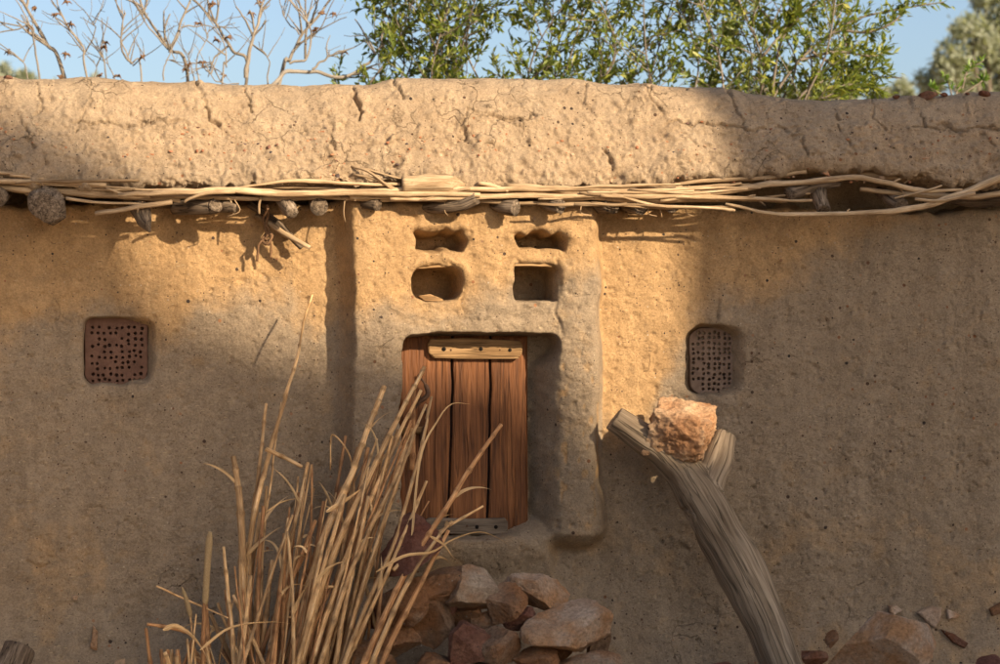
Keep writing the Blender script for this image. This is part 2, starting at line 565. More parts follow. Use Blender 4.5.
def wall_depth(u, v, x, z):
    """how far the mud face stands out (m), with every feature laid out as in the photograph"""
    wob = 2.2 * n2(x, z, 6, 3) + 1.1 * n2(x, z, 19, 5)
    uu, vv = u + wob, v + 2.0 * n2(x, z, 6, 9) + 1.0 * n2(x, z, 21, 2)
    # portal block with its two pilasters
    pl = ss(333, 354, uu)
    er = 603 + 9 * ss(420, 550, v)
    pr = 1 - ss(-15, 4, uu - er) ** 1.6
    P = pl * pr
    cut = ss(534, 558, vv + 10 * ((u - 578) / 30.0) ** 2) * ss(538, 566, u)
    cut = np.maximum(cut, ss(540, 610, vv) * (1 - ss(556, 562, u)))
    P = P * (1 - cut)
    # pilasters are a little prouder than the panel between them
    rib = np.maximum(ss(336, 354, uu) * (1 - ss(384, 412, uu)), ss(542, 574, uu) * (1 - ss(586, 606, uu)))
    d = P * (0.150 + 0.045 * rib + .022 * np.exp(-((u - 486) / 15.0) ** 2) * (1 - ss(300, 330, v)))
    # door opening
    sd = sdbox(uu, vv, 478, 436, 81, 103, 14)
    w = 4 + 30 * ss(495, 548, u) * ss(345, 372, v)
    m = ss(0, 1, np.clip(-sd / w, 0, 1))
    d = d * (1 - m) + (-0.09) * m
    # sill and base
    base = ss(536, 640, vv) * ss(300, 400, u) * (1 - ss(520, 690, u))
    b2 = base * 0.17 - 0.09 * m
    d = 0.5 * (d + b2 + np.sqrt((d - b2) ** 2 + .0006)) - .012 * (1 - m)
    # niches
    for cu, cv, hu, hv, r, dep, wd, am in ((437, 242, 26, 10.5, 5, -.08, 6, 2.2), (537, 242, 26, 9.5, 9, -.08, 5, 2.4),
                                            (435, 284, 26, 18, 14, -.17, 4, 1.3), (532, 284, 22, 19, 6, -.17, 4, 1.2)):
        sd = sdbox(u + am * n2(x, z, 22, 31) * 1.3, v + am * n2(x, z, 25, 37) * 1.3, cu, cv, hu, hv, r)
        m = ss(0, 1, np.clip(-sd / wd, 0, 1))
        d = d * (1 - m) + dep * m
        d = d + 0.018 * np.exp(-((sd - 5) / 5.0) ** 2) * ss(cv + 6, cv - 8, v) * ss(-1, 2, sd)
    # vents
    for cu, cv, hu, hv, r in ((120, 351, 38, 35, 13), (719, 360, 31, 36, 16)):
        sd = sdbox(u + 1.2 * n2(x, z, 20, 41), v + 1.2 * n2(x, z, 20, 43), cu, cv, hu, hv, r)
        w = 4 + 13 * ss(cu, cu + hu, u)
        m = ss(0, 1, np.clip(-sd / w, 0, 1))
        d = d * (1 - m) + (-0.11) * m
        d = d + .007 * np.exp(-((sd - 7) / 7.0) ** 2)
    # foot of the wall spreads
    d = d + 0.16 * ss(585, 700, v) ** 1.5
    return d


def in_opening(u, v):
    s = np.minimum(sdbox(u, v, 478, 436, 76, 100, 12), 9e9)
    for cu, cv, hu, hv in ((437, 242, 25, 10), (537, 242, 25, 9), (435, 284, 26, 18), (532, 284, 22, 19), (120, 351, 36, 34), (719, 360, 30, 35)):
        s = np.minimum(s, sdbox(u, v, cu, cv, hu, hv, 5))
    return s < 0


WX0, WX1, WZ0, WZ1 = -3.7, 3.9, -0.06, 2.34
dx = 0.0062
nc, nr = int((WX1 - WX0) / dx), int((WZ1 - WZ0) / dx)
gx, gz = np.meshgrid(np.linspace(WX0, WX1, nc), np.linspace(WZ0, WZ1, nr))
ztop = 2.325 + .018 * fbm2(gx[0], gx[0] * 0, 3, 4, 5) + .015 * n2(gx[0], gx[0] * 0, 17, 6)
gz = WZ0 + (gz - WZ0) / (WZ1 - WZ0) * (ztop[None] - WZ0)
gu, gv = proj(gx, np.full_like(gx, -0.07), gz)
D = wall_depth(gu, gv, gx, gz)
D += 0.030 * fbm2(gx, gz, .7, 3, 50) + 0.0060 * fbm2(gx, gz, 5, 3, 60)
D += 0.0022 * fbm2(gx, gz, 28, 3, 70, .6)
fl_ = fbm2(gx, gz, 3.1, 5, 75, .6)
D += .0035 * ss(.22, .27, fl_) - .0030 * ss(.62, .66, fbm2(gx, gz, 2.3, 5, 79, .6)) + .0022 * fbm2(gx * .35, gz, 22, 2, 83)
# lumps, dents and small pits pressed into the plaster
rs = np.random.RandomState(5)
for amp, rad, cnt in ((.006, .035, 260), (-.006, .016, 420), (-.007, .008, 3600), (.005, .007, 2400)):
    px_, pz_ = rs.uniform(-3.0, 3.1, cnt), rs.uniform(0, 2.45, cnt)
    for a_, b_, s_ in zip(px_, pz_, rs.uniform(.6, 1.4, cnt)):
        r_ = rad * s_
        i0, i1 = int((a_ - 2.2 * r_ - WX0) / dx), int((a_ + 2.2 * r_ - WX0) / dx) + 2
        j0, j1 = int((b_ - 2.2 * r_ - WZ0) / dx), int((b_ + 2.2 * r_ - WZ0) / dx) + 2
        i0, j0 = max(i0, 0), max(j0, 0)
        sx, sz = gx[j0:j1, i0:i1], gz[j0:j1, i0:i1]
        D[j0:j1, i0:i1] += amp * s_ * np.exp(-(((sx - a_) ** 2 + (sz - b_) ** 2) / r_ ** 2))
# cracks in the plaster
for pts, dep, wid in ([[(721, 300), (719, 322)], .012, 1.3], [[(500, 262), (512, 258), (519, 268), (530, 275)], .012, 1.6],
                      [[(552, 262), (556, 280), (553, 310), (556, 332)], .010, 1.5], [[(448, 264), (457, 272), (462, 290), (458, 303)], .012, 1.8],
                      [[(28, 563), (42, 570), (50, 566)], .010, 1.8], [[(120, 318), (118, 300)], .006, 1.2], [[(590, 212), (602, 260), (601, 330)], .006, 1.6],
                      [[(741, 240), (742, 262), (739, 285)], .008, 1.2]):
    sd = seg_dist(gu + 2.5 * n2(gx, gz, 16, 77), gv, pts)
    D -= dep * np.exp(-(sd / wid) ** 2)
# vertical erosion scars on the right pilaster
sc = ss(.35, .75, n2(gx * 3.2, gz, 15, 91)) * ss(548, 560, gu) * (1 - ss(598, 604, gu)) * ss(300, 400, gv) * (1 - ss(520, 540, gv))
D -= .006 * sc
# where the ochre clay shows and where the grey wash covers it
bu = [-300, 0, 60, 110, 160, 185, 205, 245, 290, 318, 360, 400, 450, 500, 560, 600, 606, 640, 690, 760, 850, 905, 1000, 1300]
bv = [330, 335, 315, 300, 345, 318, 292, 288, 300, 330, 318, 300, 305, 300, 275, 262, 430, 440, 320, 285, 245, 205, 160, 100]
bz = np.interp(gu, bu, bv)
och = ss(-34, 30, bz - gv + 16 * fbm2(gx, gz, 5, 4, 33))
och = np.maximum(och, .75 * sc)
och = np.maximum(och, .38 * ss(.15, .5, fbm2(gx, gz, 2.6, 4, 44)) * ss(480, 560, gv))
# the head of the wall rounds off and runs back under the roof
D[-4:] -= (np.arange(1, 5) ** 2 * .0012)[:, None]
back = np.array([.03, .08, .16, .30])[:, None]
gx = np.vstack([gx, np.repeat(gx[-1:], 4, 0)])
gz = np.vstack([gz, gz[-1:] + .004 + .03 * fbm2(gx[-4:], back + 0 * gx[-4:], 9, 3, 8) * (back > .03)])
D = np.vstack([D, D[-1:] - back])
och = np.vstack([och, np.repeat(och[-1:], 4, 0)])
nr += 4
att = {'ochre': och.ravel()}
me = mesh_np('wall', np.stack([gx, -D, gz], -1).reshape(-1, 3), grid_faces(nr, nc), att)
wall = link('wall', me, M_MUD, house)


def on_wall(u, v):
    """outward distance of the wall surface seen at pixel (u, v)"""
    p = at(u, v, -0.07)
    return float(wall_depth(np.array([u * 1.0]), np.array([v * 1.0]), np.array([p[0]]), np.array([p[2]]))[0])


def box_mesh(name, x0, x1, y0, y1, z0, z1, mat, parent, cell=.15, amp=.02):
    bm = bmesh.new()
    bmesh.ops.create_cube(bm, size=1.0)
    for v in bm.verts:
        v.co = Vector(((x0 + x1) / 2 + v.co.x * (x1 - x0), (y0 + y1) / 2 + v.co.y * (y1 - y0), (z0 + z1) / 2 + v.co.z * (z1 - z0)))
    bmesh.ops.bevel(bm, geom=bm.edges[:], offset=.08, segments=3, affect='EDGES', profile=.5)
    bmesh.ops.subdivide_edges(bm, edges=[e for e in bm.edges if e.calc_length() > .5], cuts=14, use_grid_fill=True)
    co = np.array([v.co for v in bm.verts])
    dn = amp * (n3(co, 1.3, 3) + .5 * n3(co, 4.0, 5))
    bm.normal_update()
    for v, a in zip(bm.verts, dn): v.co += v.normal * a
    me = bpy.data.meshes.new(name); bm.to_mesh(me); bm.free()
    return link(name, me, mat, parent)


# body of the house behind the front face (its sides and back, for a step to the side)
box_mesh('side_wall', -3.68, -3.2, .10, 2.9, -.05, 2.5, M_ROOF, house)
box_mesh('side_wall', 3.4, 3.88, .10, 2.9, -.05, 2.5, M_ROOF, house)
box_mesh('back_wall', -3.68, 3.88, 2.95, 3.3, -.05, 2.5, M_ROOF, house)

# ---- roof edge: a thick rounded band of mud that overhangs the wall
PROF = np.array([(-3.4, 2.86), (-1.4, 2.88), (-.35, 2.93), (-.12, 2.955), (.00, 2.945), (.07, 2.90), (.12, 2.82), (.165, 2.72), (.205, 2.62), (.235, 2.53), (.245, 2.475), (.22, 2.445), (.12, 2.435), (-.05, 2.44), (-.25, 2.45)])
pp = spline(PROF, 700)
Ls = np.concatenate([[0], np.cumsum(np.hypot(*np.diff(pp, axis=0).T))])
# fine sampling on the visible front, coarse on the flat roof
t_all = np.concatenate([np.linspace(0, 3.0, 60, endpoint=False), np.arange(3.0, Ls[-1], .0058)])
po = np.interp(t_all, Ls, pp[:, 0]); pz = np.interp(t_all, Ls, pp[:, 1])
to, tz = np.gradient(po, t_all), np.gradient(pz, t_all)
no, nz = -tz, to                               # outward normal of the profile
nn = np.hypot(no, nz); no, nz = no / nn, nz / nn
RX0, RX1 = -3.9, 4.1
ncx = int((RX1 - RX0) / .0065)
xs = np.linspace(RX0, RX1, ncx)
X, T_ = np.meshgrid(xs, t_all)
O = np.repeat(po[:, None], ncx, 1); Z = np.repeat(pz[:, None], ncx, 1)
NO = np.repeat(no[:, None], ncx, 1); NZ = np.repeat(nz[:, None], ncx, 1)
# the roof line and the lower lip follow the photograph
topv = np.interp(proj(xs, 0 * xs, 0 * xs + 2.95)[0], [-200, 0, 60, 130, 200, 245, 300, 360, 430, 500, 560, 620, 700, 760, 820, 880, 940, 1000, 1200],
                 [72, 75, 79, 83, 84, 86, 87, 84, 80, 80, 81, 86, 93, 97, 99, 96, 93, 92, 88])
topz = np.array([at(500, v_, 0.0)[2] for v_ in topv])
ff = np.array([(x_ - CAM[0]) * FW[0] + (0 - CAM[1]) * FW[1] for x_ in xs])
topz = CAM[2] + (332 - topv) / K * ff
botv = np.interp(proj(xs, 0 * xs - .24, 0 * xs + 2.45)[0], [-200, 0, 80, 130, 200, 300, 400, 500, 600, 650, 700, 760, 790, 800, 840, 880, 905, 940, 1000, 1200],
                 [176, 178, 183, 186, 187, 186, 184, 188, 187, 186, 180, 176, 170, 168, 170, 168, 176, 184, 184, 184])
ff2 = np.array([(x_ - CAM[0]) * FW[0] + (-.24 - CAM[1]) * FW[1] for x_ in xs])
botz = CAM[2] + (332 - botv) / K * ff2
q = (Z - 2.44) / (2.955 - 2.44)
Z2 = botz[None] * (1 - q) + topz[None] * q
ru, rv = proj(X, -O, Z2)
front = ss(3.0, 3.15, T_) * (1 - ss(Ls[-1] - .35, Ls[-1] - .25, T_))
low = ss(150, 182, rv)
up_ = ss(135, 118, rv)
H = .020 * fbm2(X, T_, 1.6, 3, 101) + (.012 - .005 * up_) * fbm2(X, T_, 5, 3, 111, .45) + (.0032 - .0016 * up_) * fbm2(X, T_, 30, 3, 121, .6)
H += low * (.016 * fbm2(X, T_, 12, 4, 131, .65) + .010 * np.abs(n2(X, T_, 50, 141)))
H += .0012 * n2(X, T_, 80, 151)
# layers: the upper course of mud stands over a seam, the lower one bulges
seam = np.interp(ru, [0, 60, 105, 170, 230, 300, 360, 400, 460, 540, 640, 740, 800, 1000], [122, 128, 124, 124, 122, 130, 122, 116, 112, 126, 132, 128, 124, 128])
ds = rv - seam
wob = 6 * n2(X, T_, 7, 161) + 3.5 * n2(X, T_, 25, 163) + 1.5 * n2(X, T_, 70, 164)
H += (.008 * ss(10, 0, ds + wob) - .022 * np.exp(-((ds + wob) / 1.1) ** 2) * ss(.0, .4, n2(X, T_ * .3, 3.1, 171)))
H += .014 * np.exp(-((ds - 18) / 16) ** 2) * (.4 + n2(X, T_, 2.2, 173))
for pts, dep, wid in (([(38, 82), (41, 100), (36, 118)], .018, 1.5), ([(92, 84), (88, 104), (80, 122), (74, 132)], .016, 1.5), ([(196, 86), (205, 108), (210, 122), (222, 128)], .026, 2.2),
                      ([(243, 86), (250, 100), (252, 112)], .024, 1.7), ([(352, 88), (359, 100), (360, 118)], .034, 2.6), ([(392, 84), (399, 92), (402, 100)], .03, 2.4),
                      ([(28, 128), (32, 142), (34, 152)], .022, 2.2), ([(462, 124), (468, 112), (484, 114), (510, 122), (534, 134)], .012, 1.5), ([(461, 124), (463, 142)], .02, 1.8),
                      ([(586, 86), (583, 104), (592, 118)], .016, 1.8), ([(648, 92), (652, 104), (662, 112)], .02, 1.8), ([(728, 96), (734, 112), (742, 132)], .022, 1.6),
                      ([(835, 116), (840, 134), (852, 152)], .020, 1.6), ([(872, 98), (874, 116), (886, 130)], .016, 1.6), ([(908, 98), (920, 112), (926, 128)], .02, 1.6),
                      ([(942, 124), (958, 134)], .018, 1.8), ([(982, 132), (996, 152)], .022, 1.8), ([(780, 128), (800, 140), (804, 160)], .018, 1.8), ([(604, 150), (612, 168)], .026, 4),
                      ([(330, 124), (334, 146)], .022, 2), ([(520, 100), (560, 96), (570, 84)], .008, 1.2), ([(676, 130), (690, 150)], .01, 1.4), ([(640, 84), (646, 96)], .012, 1.6),
                      ([(520, 84), (530, 110), (544, 130)], .006, 1.2), ([(965, 96), (968, 108)], .014, 1.4), ([(760, 100), (768, 118)], .008, 1.2)):
    sd = seg_dist(ru + 2.8 * n2(X, T_, 13, 181) + 2.0 * n2(X, T_, 42, 183) + 1.0 * n2(X, T_, 95, 184), rv + 3 * n2(X, T_, 17, 185), pts)
    H -= 1.2 * dep * np.exp(-(sd / (wid * (.40 + .5 * ss(-.5, .6, n2(X, T_, 9, 189))))) ** 2) * (.5 + .5 * ss(-.6, .2, n2(X, T_, 22, 187))) - .006 * np.exp(-(sd / 9) ** 2)
# lumps of grit pressed in, mostly low on the band
rs = np.random.RandomState(23)
tv0 = np.searchsorted(t_all, 3.0)
for amp, rad, cnt in ((.009, .012, 420), (-.009, .011, 300), (.006, .007, 1500), (-.007, .0075, 700), (.014, .036, 50)):
    a_x = rs.uniform(-2.9, 3.0, cnt); a_t = 3.34 + .60 * rs.beta(3.2, 1.5, cnt)
    for a_, b_, s_ in zip(a_x, a_t, rs.uniform(.5, 1.5, cnt)):
        r_ = rad * s_
        i0, i1 = max(int((a_ - 2.2 * r_ - RX0) / .0065), 0), int((a_ + 2.2 * r_ - RX0) / .0065) + 2
        j0, j1 = tv0 + int((b_ - 2.2 * r_ - 3.0) / .0058), tv0 + int((b_ + 2.2 * r_ - 3.0) / .0058) + 2
        sx, st = X[j0:j1, i0:i1], T_[j0:j1, i0:i1]
        H[j0:j1, i0:i1] += amp * s_ * np.exp(-(((sx - a_) ** 2 + (st - b_) ** 2) / r_ ** 2))
lip = .020 * fbm2(X[0], X[0] * 0 + 3, 4.5, 4, 191) + .012 * n2(X[0], X[0] * 0, 30, 193)
Z2 = Z2 + lip[None] * ss(.25, 0, q) * (T_ > 3.2)
H = H * (.25 + .75 * front)
V = np.stack([X, -(O + NO * H), Z2 + NZ * H], -1).reshape(-1, 3)
me = mesh_np('roof_edge', V, grid_faces(len(t_all), ncx, True))
roof = link('roof', me, M_ROOF, house)
tag(roof, 'thick cracked mud roof edge overhanging the wall')


def roof_surface(u, v):
    """point on the visible roof band at a pixel"""
    best = None
    o_ = 0.15
    for _ in range(6):
        p = at(u, v, -o_)
        i = int(np.clip((p[0] - RX0) / .0065, 0, ncx - 1))
        bz_, tz_ = botz[i], topz[i]
        qq = 2.44 + (p[2] - bz_) / (tz_ - bz_) * (2.955 - 2.44)
        k = np.argmin(np.abs(pz[tv0 + 60:-110] - qq)) + tv0 + 60
        o_ = po[k] + H[k, i]
    return at(u, v, -o_)


def rock_verts(n_cuts, seed, sub=3, noise_amp=.06):
    bm = bmesh.new()
    bmesh.ops.create_icosphere(bm, subdivisions=sub, radius=1.0)
    P = np.array([v.co for v in bm.verts])
    F = [tuple(v.index for v in f.verts) for f in bm.faces]
    bm.free()
    r = np.random.RandomState(seed)
    for _ in range(n_cuts):
        n = r.normal(size=3); n /= np.linalg.norm(n)
        h = r.uniform(.42, .80)
        d = P @ n
        P = P - np.maximum(d - h, 0)[:, None] * n
    P = P * (1 + noise_amp * (n3(P, 1.7, seed) + .45 * np.abs(n3(P, 4.3, seed + 3)) * 2 + .30 * n3(P, 11, seed + 4) + .18 * n3(P, 24, seed + 6)))[:, None]
    P /= np.abs(P).max(0)
    return P, F


def rock(name, u, v, wu, hv, Y, depth, mat, label, cat, seed, rot=0.0, cuts=11, sub=4, group=None, amp=.06, pts=None, parent=None, tilt=(0, 0)):
    """an irregular faceted stone, centre at the pixel, wu x hv pixels wide and high"""
    P, F = rock_verts(cuts, seed, sub, amp)
    s = px_at(Y)
    c = at(u, v, Y)
    P = P * np.array([wu / 2 * s, depth / 2, hv / 2 * s])
    R = np.array(Euler((tilt[0], math.radians(rot), tilt[1])).to_matrix())
    P = P @ R.T
    me = bpy.data.meshes.new(name)
    me.from_pydata(P.tolist(), [], F)
    try:
        me.set_sharp_from_angle(angle=math.radians(16))
    except Exception:
        pass
    o = link(name, me, mat, parent)
    o.location = c
    if parent is not None: o.matrix_parent_inverse = Matrix()
    if label: tag(o, label, cat, group)
    return o


# grit and small stones sticking out of the roof mud: uncountable, one part
gm_v, gm_f, gm_t, n0 = [], [], [], 0
rs = np.random.RandomState(77)
protos = [rock_verts(6, 300 + k, 1, .05) for k in range(8)]
for k in range(760):
    u_ = rs.uniform(0, 1000)
    v_ = 100 + 86 * rs.beta(3.2, 1.25)
    if rs.rand() < .25: u_ = rs.normal(rs.choice([270, 370, 300]), 45)
    c = roof_surface(u_, min(v_, 182))
    P, F = protos[k % 8]
    r_ = rs.uniform(.003, .0085) * (1.6 if rs.rand() < .08 else 1)
    Q = P * np.array([r_ * rs.uniform(.8, 1.6), r_ * 1.0, r_ * rs.uniform(.6, 1.1)]) + c + np.array([0, .2 * r_, 0])
    gm_v.append(Q); gm_f += [tuple(i + n0 for i in f) for f in F]; n0 += len(P)
    gm_t.append(np.full(len(P), rs.rand()))
me = bpy.data.meshes.new('embedded_grit')
me.from_pydata(np.vstack(gm_v).tolist(), [], gm_f)
me.attributes.new('tone', 'FLOAT', 'POINT').data.foreach_set('value', np.concatenate(gm_t).astype(np.float32))
m, nt, b = new_mat('grit_stones')
nt.links.new(ramp(nt, attr(nt, 'tone'), [(0, (.06, .05, .05)), (.18, (.16, .10, .08)), (.4, (.34, .14, .07)), (.75, (.46, .24, .13)), (1, (.50, .36, .24))]), b.inputs['Base Color'])
grit = link('embedded_grit', me, m, house, smooth=False)
grit['kind'] = 'stuff'

# ---- door
DY = 0.028                                      # plane of the door leaf
door = empty('door', at(463, 436, DY)); door.parent = house
tag(door, 'low door of three reddish brown planks')


def plank_grid(u0, u1, v0, v1, Y, name, mat, parent, gaps, step=.0022, thick=.03):
    p0, p1 = at(u0, v1, Y), at(u1, v0, Y)
    nx, nzz = int((p1[0] - p0[0]) / step), int((p1[2] - p0[2]) / (step * 2.5))
    X, Z = np.meshgrid(np.linspace(p0[0], p1[0], nx), np.linspace(p0[2], p1[2], nzz))
    u, v = proj(X, np.full_like(X, Y), Z)
    H = .0016 * fbm2(X * 14, Z, 9, 4, 201, .6) + .004 * fbm2(X, Z, 3, 2, 211)
    TN = np.full(X.shape, .5) + .12 * n2(X, Z, 6, 215) - .35 * ss(500, 540, v)
    for pts, wdt, dep in gaps:
        sd = seg_dist(u + .8 * n2(X * 0, Z, 9, 221), v, pts)
        H -= dep * np.exp(-(sd / wdt) ** 4)
        H -= .004 * np.exp(-(sd / 4.0) ** 2)
        TN = TN - 1.2 * np.exp(-(sd / (wdt * 1.0)) ** 4) * (dep > .01)
    # worn edges of the leaf
    ed = np.minimum(np.minimum(u - u0, u1 - u), np.minimum(v - v0, v1 - v))
    H -= .012 * np.exp(-(np.maximum(ed, 0) / 1.5) ** 2)
    idx = np.interp(u, [0, 452, 453, 489, 490, 1000], [0, 0, 3, 3, 6, 6])
    G = np.stack([X + idx, H, Z], -1).reshape(-1, 3)
    me = mesh_np(name, np.stack([X, Y - H, Z], -1).reshape(-1, 3), grid_faces(nzz, nx), {'grain': G, 'tone': np.clip(TN, 0, 1).ravel()})
    return link(name, me, mat, parent)


gaps = ([[(453, 330), (452, 400), (450, 470), (447, 540)], 1.1, .02], [[(491, 330), (490, 420), (487, 540)], 1.1, .02],
        [[(515, 470), (514, 540)], .5, .006])
leaf = plank_grid(399, 528, 336, 536, DY, 'door_leaf', M_DOOR, None, gaps)
leaf.parent = door; leaf.matrix_parent_inverse = Matrix.Translation(-door.location)
# a wood frame edge at the right of the leaf, dark gap behind it
mb = MB()


def slab(mb, pts_uv, Y, thick, tone=.5, horizontal=True, bevel=1.2, n=26, seed=0):
    """a worn board seen face-on: outline polygon in pixels, thickness in metres"""
    P = np.array([at(u, v, Y) for u, v in pts_uv])
    c = P.mean(0)
    m = len(P)
    inner = c + (P - c) * (1 - bevel * px_at(Y) / np.linalg.norm(P - c, axis=1))[:, None]
    V = np.vstack([P + [0, thick, 0], P + [0, .004, 0], inner])
    F = []
    for a in (0, m):
        for i in range(m):
            j = (i + 1) % m
            F.append((a + i, a + m + i, a + m + j, a + j))
    ctr = len(V)
    V = np.vstack([V, inner.mean(0)])
    for i in range(m):
        F.append((ctr, 2 * m + i, 2 * m + (i + 1) % m, 2 * m + (i + 1) % m))
    V2 = V - c
    G = np.stack([V2[:, 2], V2[:, 1], V2[:, 0]], -1) if horizontal else np.stack([V2[:, 0], V2[:, 1], V2[:, 2]], -1)
    F = [f if f[2] == f[3] else f[::-1] for f in F]
    F = [(f[0], f[2], f[1], f[1]) if f[2] == f[3] else f for f in F]
    mb.add(V, F, G + [seed, seed, seed], tone)


def child_of(o, parent):
    o.parent = parent
    o.matrix_parent_inverse = Matrix.Translation(-Vector(parent.matrix_world.translation))
    return o


bpy.context.view_layer.update()
slab(mb, [(428, 344), (431, 339), (470, 338), (520, 341), (523, 346), (522, 354), (518, 359), (470, 359), (434, 358), (429, 353)], DY - .034, .032, .75)
o = mb.build('batten', M_BATTEN, None, False); child_of(o, door); tag(o, 'pale top batten with nail heads')
mb = MB()
slab(mb, [(426, 520), (430, 518), (470, 519), (505, 518), (508, 522), (508, 531), (504, 534), (465, 535), (428, 532), (425, 527)], DY - .034, .032, .4, seed=3)
o = mb.build('batten', M_BATTEN_GREY, None, False); child_of(o, door); tag(o, 'grey bottom batten')


def nail(u, v, Y, r, name='nail_head', mat=M_IRON):
    bm = bmesh.new()
    bmesh.ops.create_uvsphere(bm, u_segments=10, v_segments=6, radius=r)
    c = at(u, v, Y)
    for w_ in bm.verts: w_.co = Vector((w_.co.x + c[0], w_.co.y * .5 + c[1], w_.co.z + c[2]))
    me = bpy.data.meshes.new(name); bm.to_mesh(me); bm.free()
    return child_of(link(name, me, mat), door)


for u_, v_, r_ in ((444, 349, .011), (451, 350, .005), (481, 349, .010), (500, 350, .004), (510, 350, .009)):
    nail(u_, v_, DY - .036, r_, mat=M_BATTEN_GREY if r_ > .006 else M_IRON)
for u_, v_, r_ in ((467, 526, .006), (477, 527, .010), (496, 527, .010)):
    nail(u_, v_, DY - .036, r_, mat=M_BATTEN_GREY if r_ > .007 else M_IRON)
# latch: a wooden bolt with a curved iron hasp
lt = MB()
lt.tube([at(402, 431, DY - .03), at(426, 430, DY - .03)], [.022, .019], 8, .55, .12, 3)
o = child_of(lt.build('bolt', M_BATTEN, None), door)
ht = MB()
ht.tube(spline([at(418, 375, DY - .02), at(425, 384, DY - .05), at(428, 394, DY - .06), at(420, 402, DY - .05), at(414, 410, DY - .03)], 14), [.006] * 4 + [.012] * 6 + [.007] * 4, 8, .3, .1, 5)
ht.tube(spline([at(424, 408, DY - .02), at(428, 418, DY - .045), at(422, 434, DY - .045), at(421, 446, DY - .02)], 12), .008, 8, .3, .1, 8)
o = child_of(ht.build('hasp', M_IRON, None), door)
# inner jamb post on the right of the leaf, dark gap filler behind all
p0, p1 = at(392, 345, .10), at(545, 345, .10)

# ---- wooden lintels and shelf chips of the niches
mb = MB(); slab(mb, [(413, 262), (440, 258), (449, 259), (452, 264), (446, 267), (416, 269), (412, 267)], -.148, .12, .9, seed=5)
tag(child_of(mb.build('niche_lintel', M_BATTEN, None, False), house), 'short wood slat over the lower left niche')
mb = MB(); slab(mb, [(512, 261), (535, 259), (555, 261), (556, 264), (552, 267), (530, 266), (512, 266)], -.150, .12, .8, seed=6)
tag(child_of(mb.build('niche_lintel', M_BATTEN, None, False), house), 'wood slat over the lower right niche')
mb = MB(); slab(mb, [(418, 296), (430, 294), (443, 299), (443, 302), (424, 301)], -.06, .05, .8, seed=7)
tag(child_of(mb.build('niche_chip', M_BATTEN, None, False), house), 'split wood chip lying in the lower left niche')


# ---- perforated clay vents
def vent(u0, u1, v0, v1, rr, Y, mat, holes, label, seed):
    p0, p1 = at(u0, v1, Y), at(u1, v0, Y)
    st = .00125
    nx, nzz = int((p1[0] - p0[0]) / st), int((p1[2] - p0[2]) / st)
    X, Z = np.meshgrid(np.linspace(p0[0], p1[0], nx), np.linspace(p0[2], p1[2], nzz))
    u, v = proj(X, np.full_like(X, Y), Z)
    H = .0035 * fbm2(X, Z, 9, 3, seed) + .0008 * fbm2(X, Z, 60, 2, seed + 1)
    for hu, hv, hr in holes:
        d2 = np.hypot(u - hu, v - hv)
        H -= .034 * (1 - ss(hr - .28, hr + .22, d2))
    sd = sdbox(u + .8 * n2(X, Z, 25, 9), v + .8 * n2(X, Z, 25, 12), (u0 + u1) / 2, (v0 + v1) / 2, (u1 - u0) / 2, (v1 - v0) / 2, rr)
    H -= .05 * ss(-2.0, .5, sd)
    me = mesh_np('vent_panel', np.stack([X, Y - H, Z], -1).reshape(-1, 3), grid_faces(nzz, nx))
    o = child_of(link('vent_panel', me, mat), house)
    tag(o, label)


rs = np.random.RandomState(3)
hl = []
for k, v_ in enumerate(np.linspace(328, 380, 10)):
    for j, u_ in enumerate(np.linspace(92, 141, 9)):
        if rs.rand() < .1: continue
        hl.append((u_ + rs.uniform(-1.2, 1.2), v_ + rs.uniform(-1.3, 1.3), rs.uniform(1.15, 1.65)))
vent(83, 149, 315, 386, 13, .078, M_VENT_RED, hl, 'reddish clay vent panel pierced with small holes', 301)
hl = []
for k, v_ in enumerate(np.linspace(333, 389, 12)):
    for j, u_ in enumerate(np.linspace(693, 735, 9)):
        if rs.rand() < .06: continue
        if (j < 2 and k > 9) or (j < 1 and k < 2): continue
        hl.append((u_ + rs.uniform(-.9, .9), v_ + rs.uniform(-1, 1), rs.uniform(1.2, 1.6)))
vent(688, 739, 326, 396, 15, .078, M_VENT_GREY, hl, 'greyish clay vent panel densely pierced with holes', 311)

# ------------------------------------------------------------------ roof beams and the sticks laid along the eave


def uv_path(pts, Y):
    ys = Y if isinstance(Y, (list, tuple)) else [Y] * len(pts)
    return [at(u, v, y) for (u, v), y in zip(pts, ys)]


def beam(pts, Y, r, seed, label=None, mat=M_BEAM, n=14, rough=.16, tone=.5, name='roof_beam', frayed=True):
    Y = [y + .05 for y in Y] if isinstance(Y, (list, tuple)) else Y + .05
    P = spline(uv_path(pts, Y), max(10, len(pts) * 6))
    R = np.interp(np.linspace(0, 1, len(P)), np.linspace(0, 1, len(r)), r) * px_at(-.25)
    mb = MB()
    mb.tube(P, R, n, tone, rough, seed)
    if frayed:
        # hollow the end so it reads as a weathered cut
        V = mb.V[0]; V[-1] = V[-1] + (P[-2] - P[-1]) / np.linalg.norm(P[-2] - P[-1]) * R[-1] * .35
    o = child_of(mb.build(name, mat, None), house)
    if label: tag(o, label)
    return o


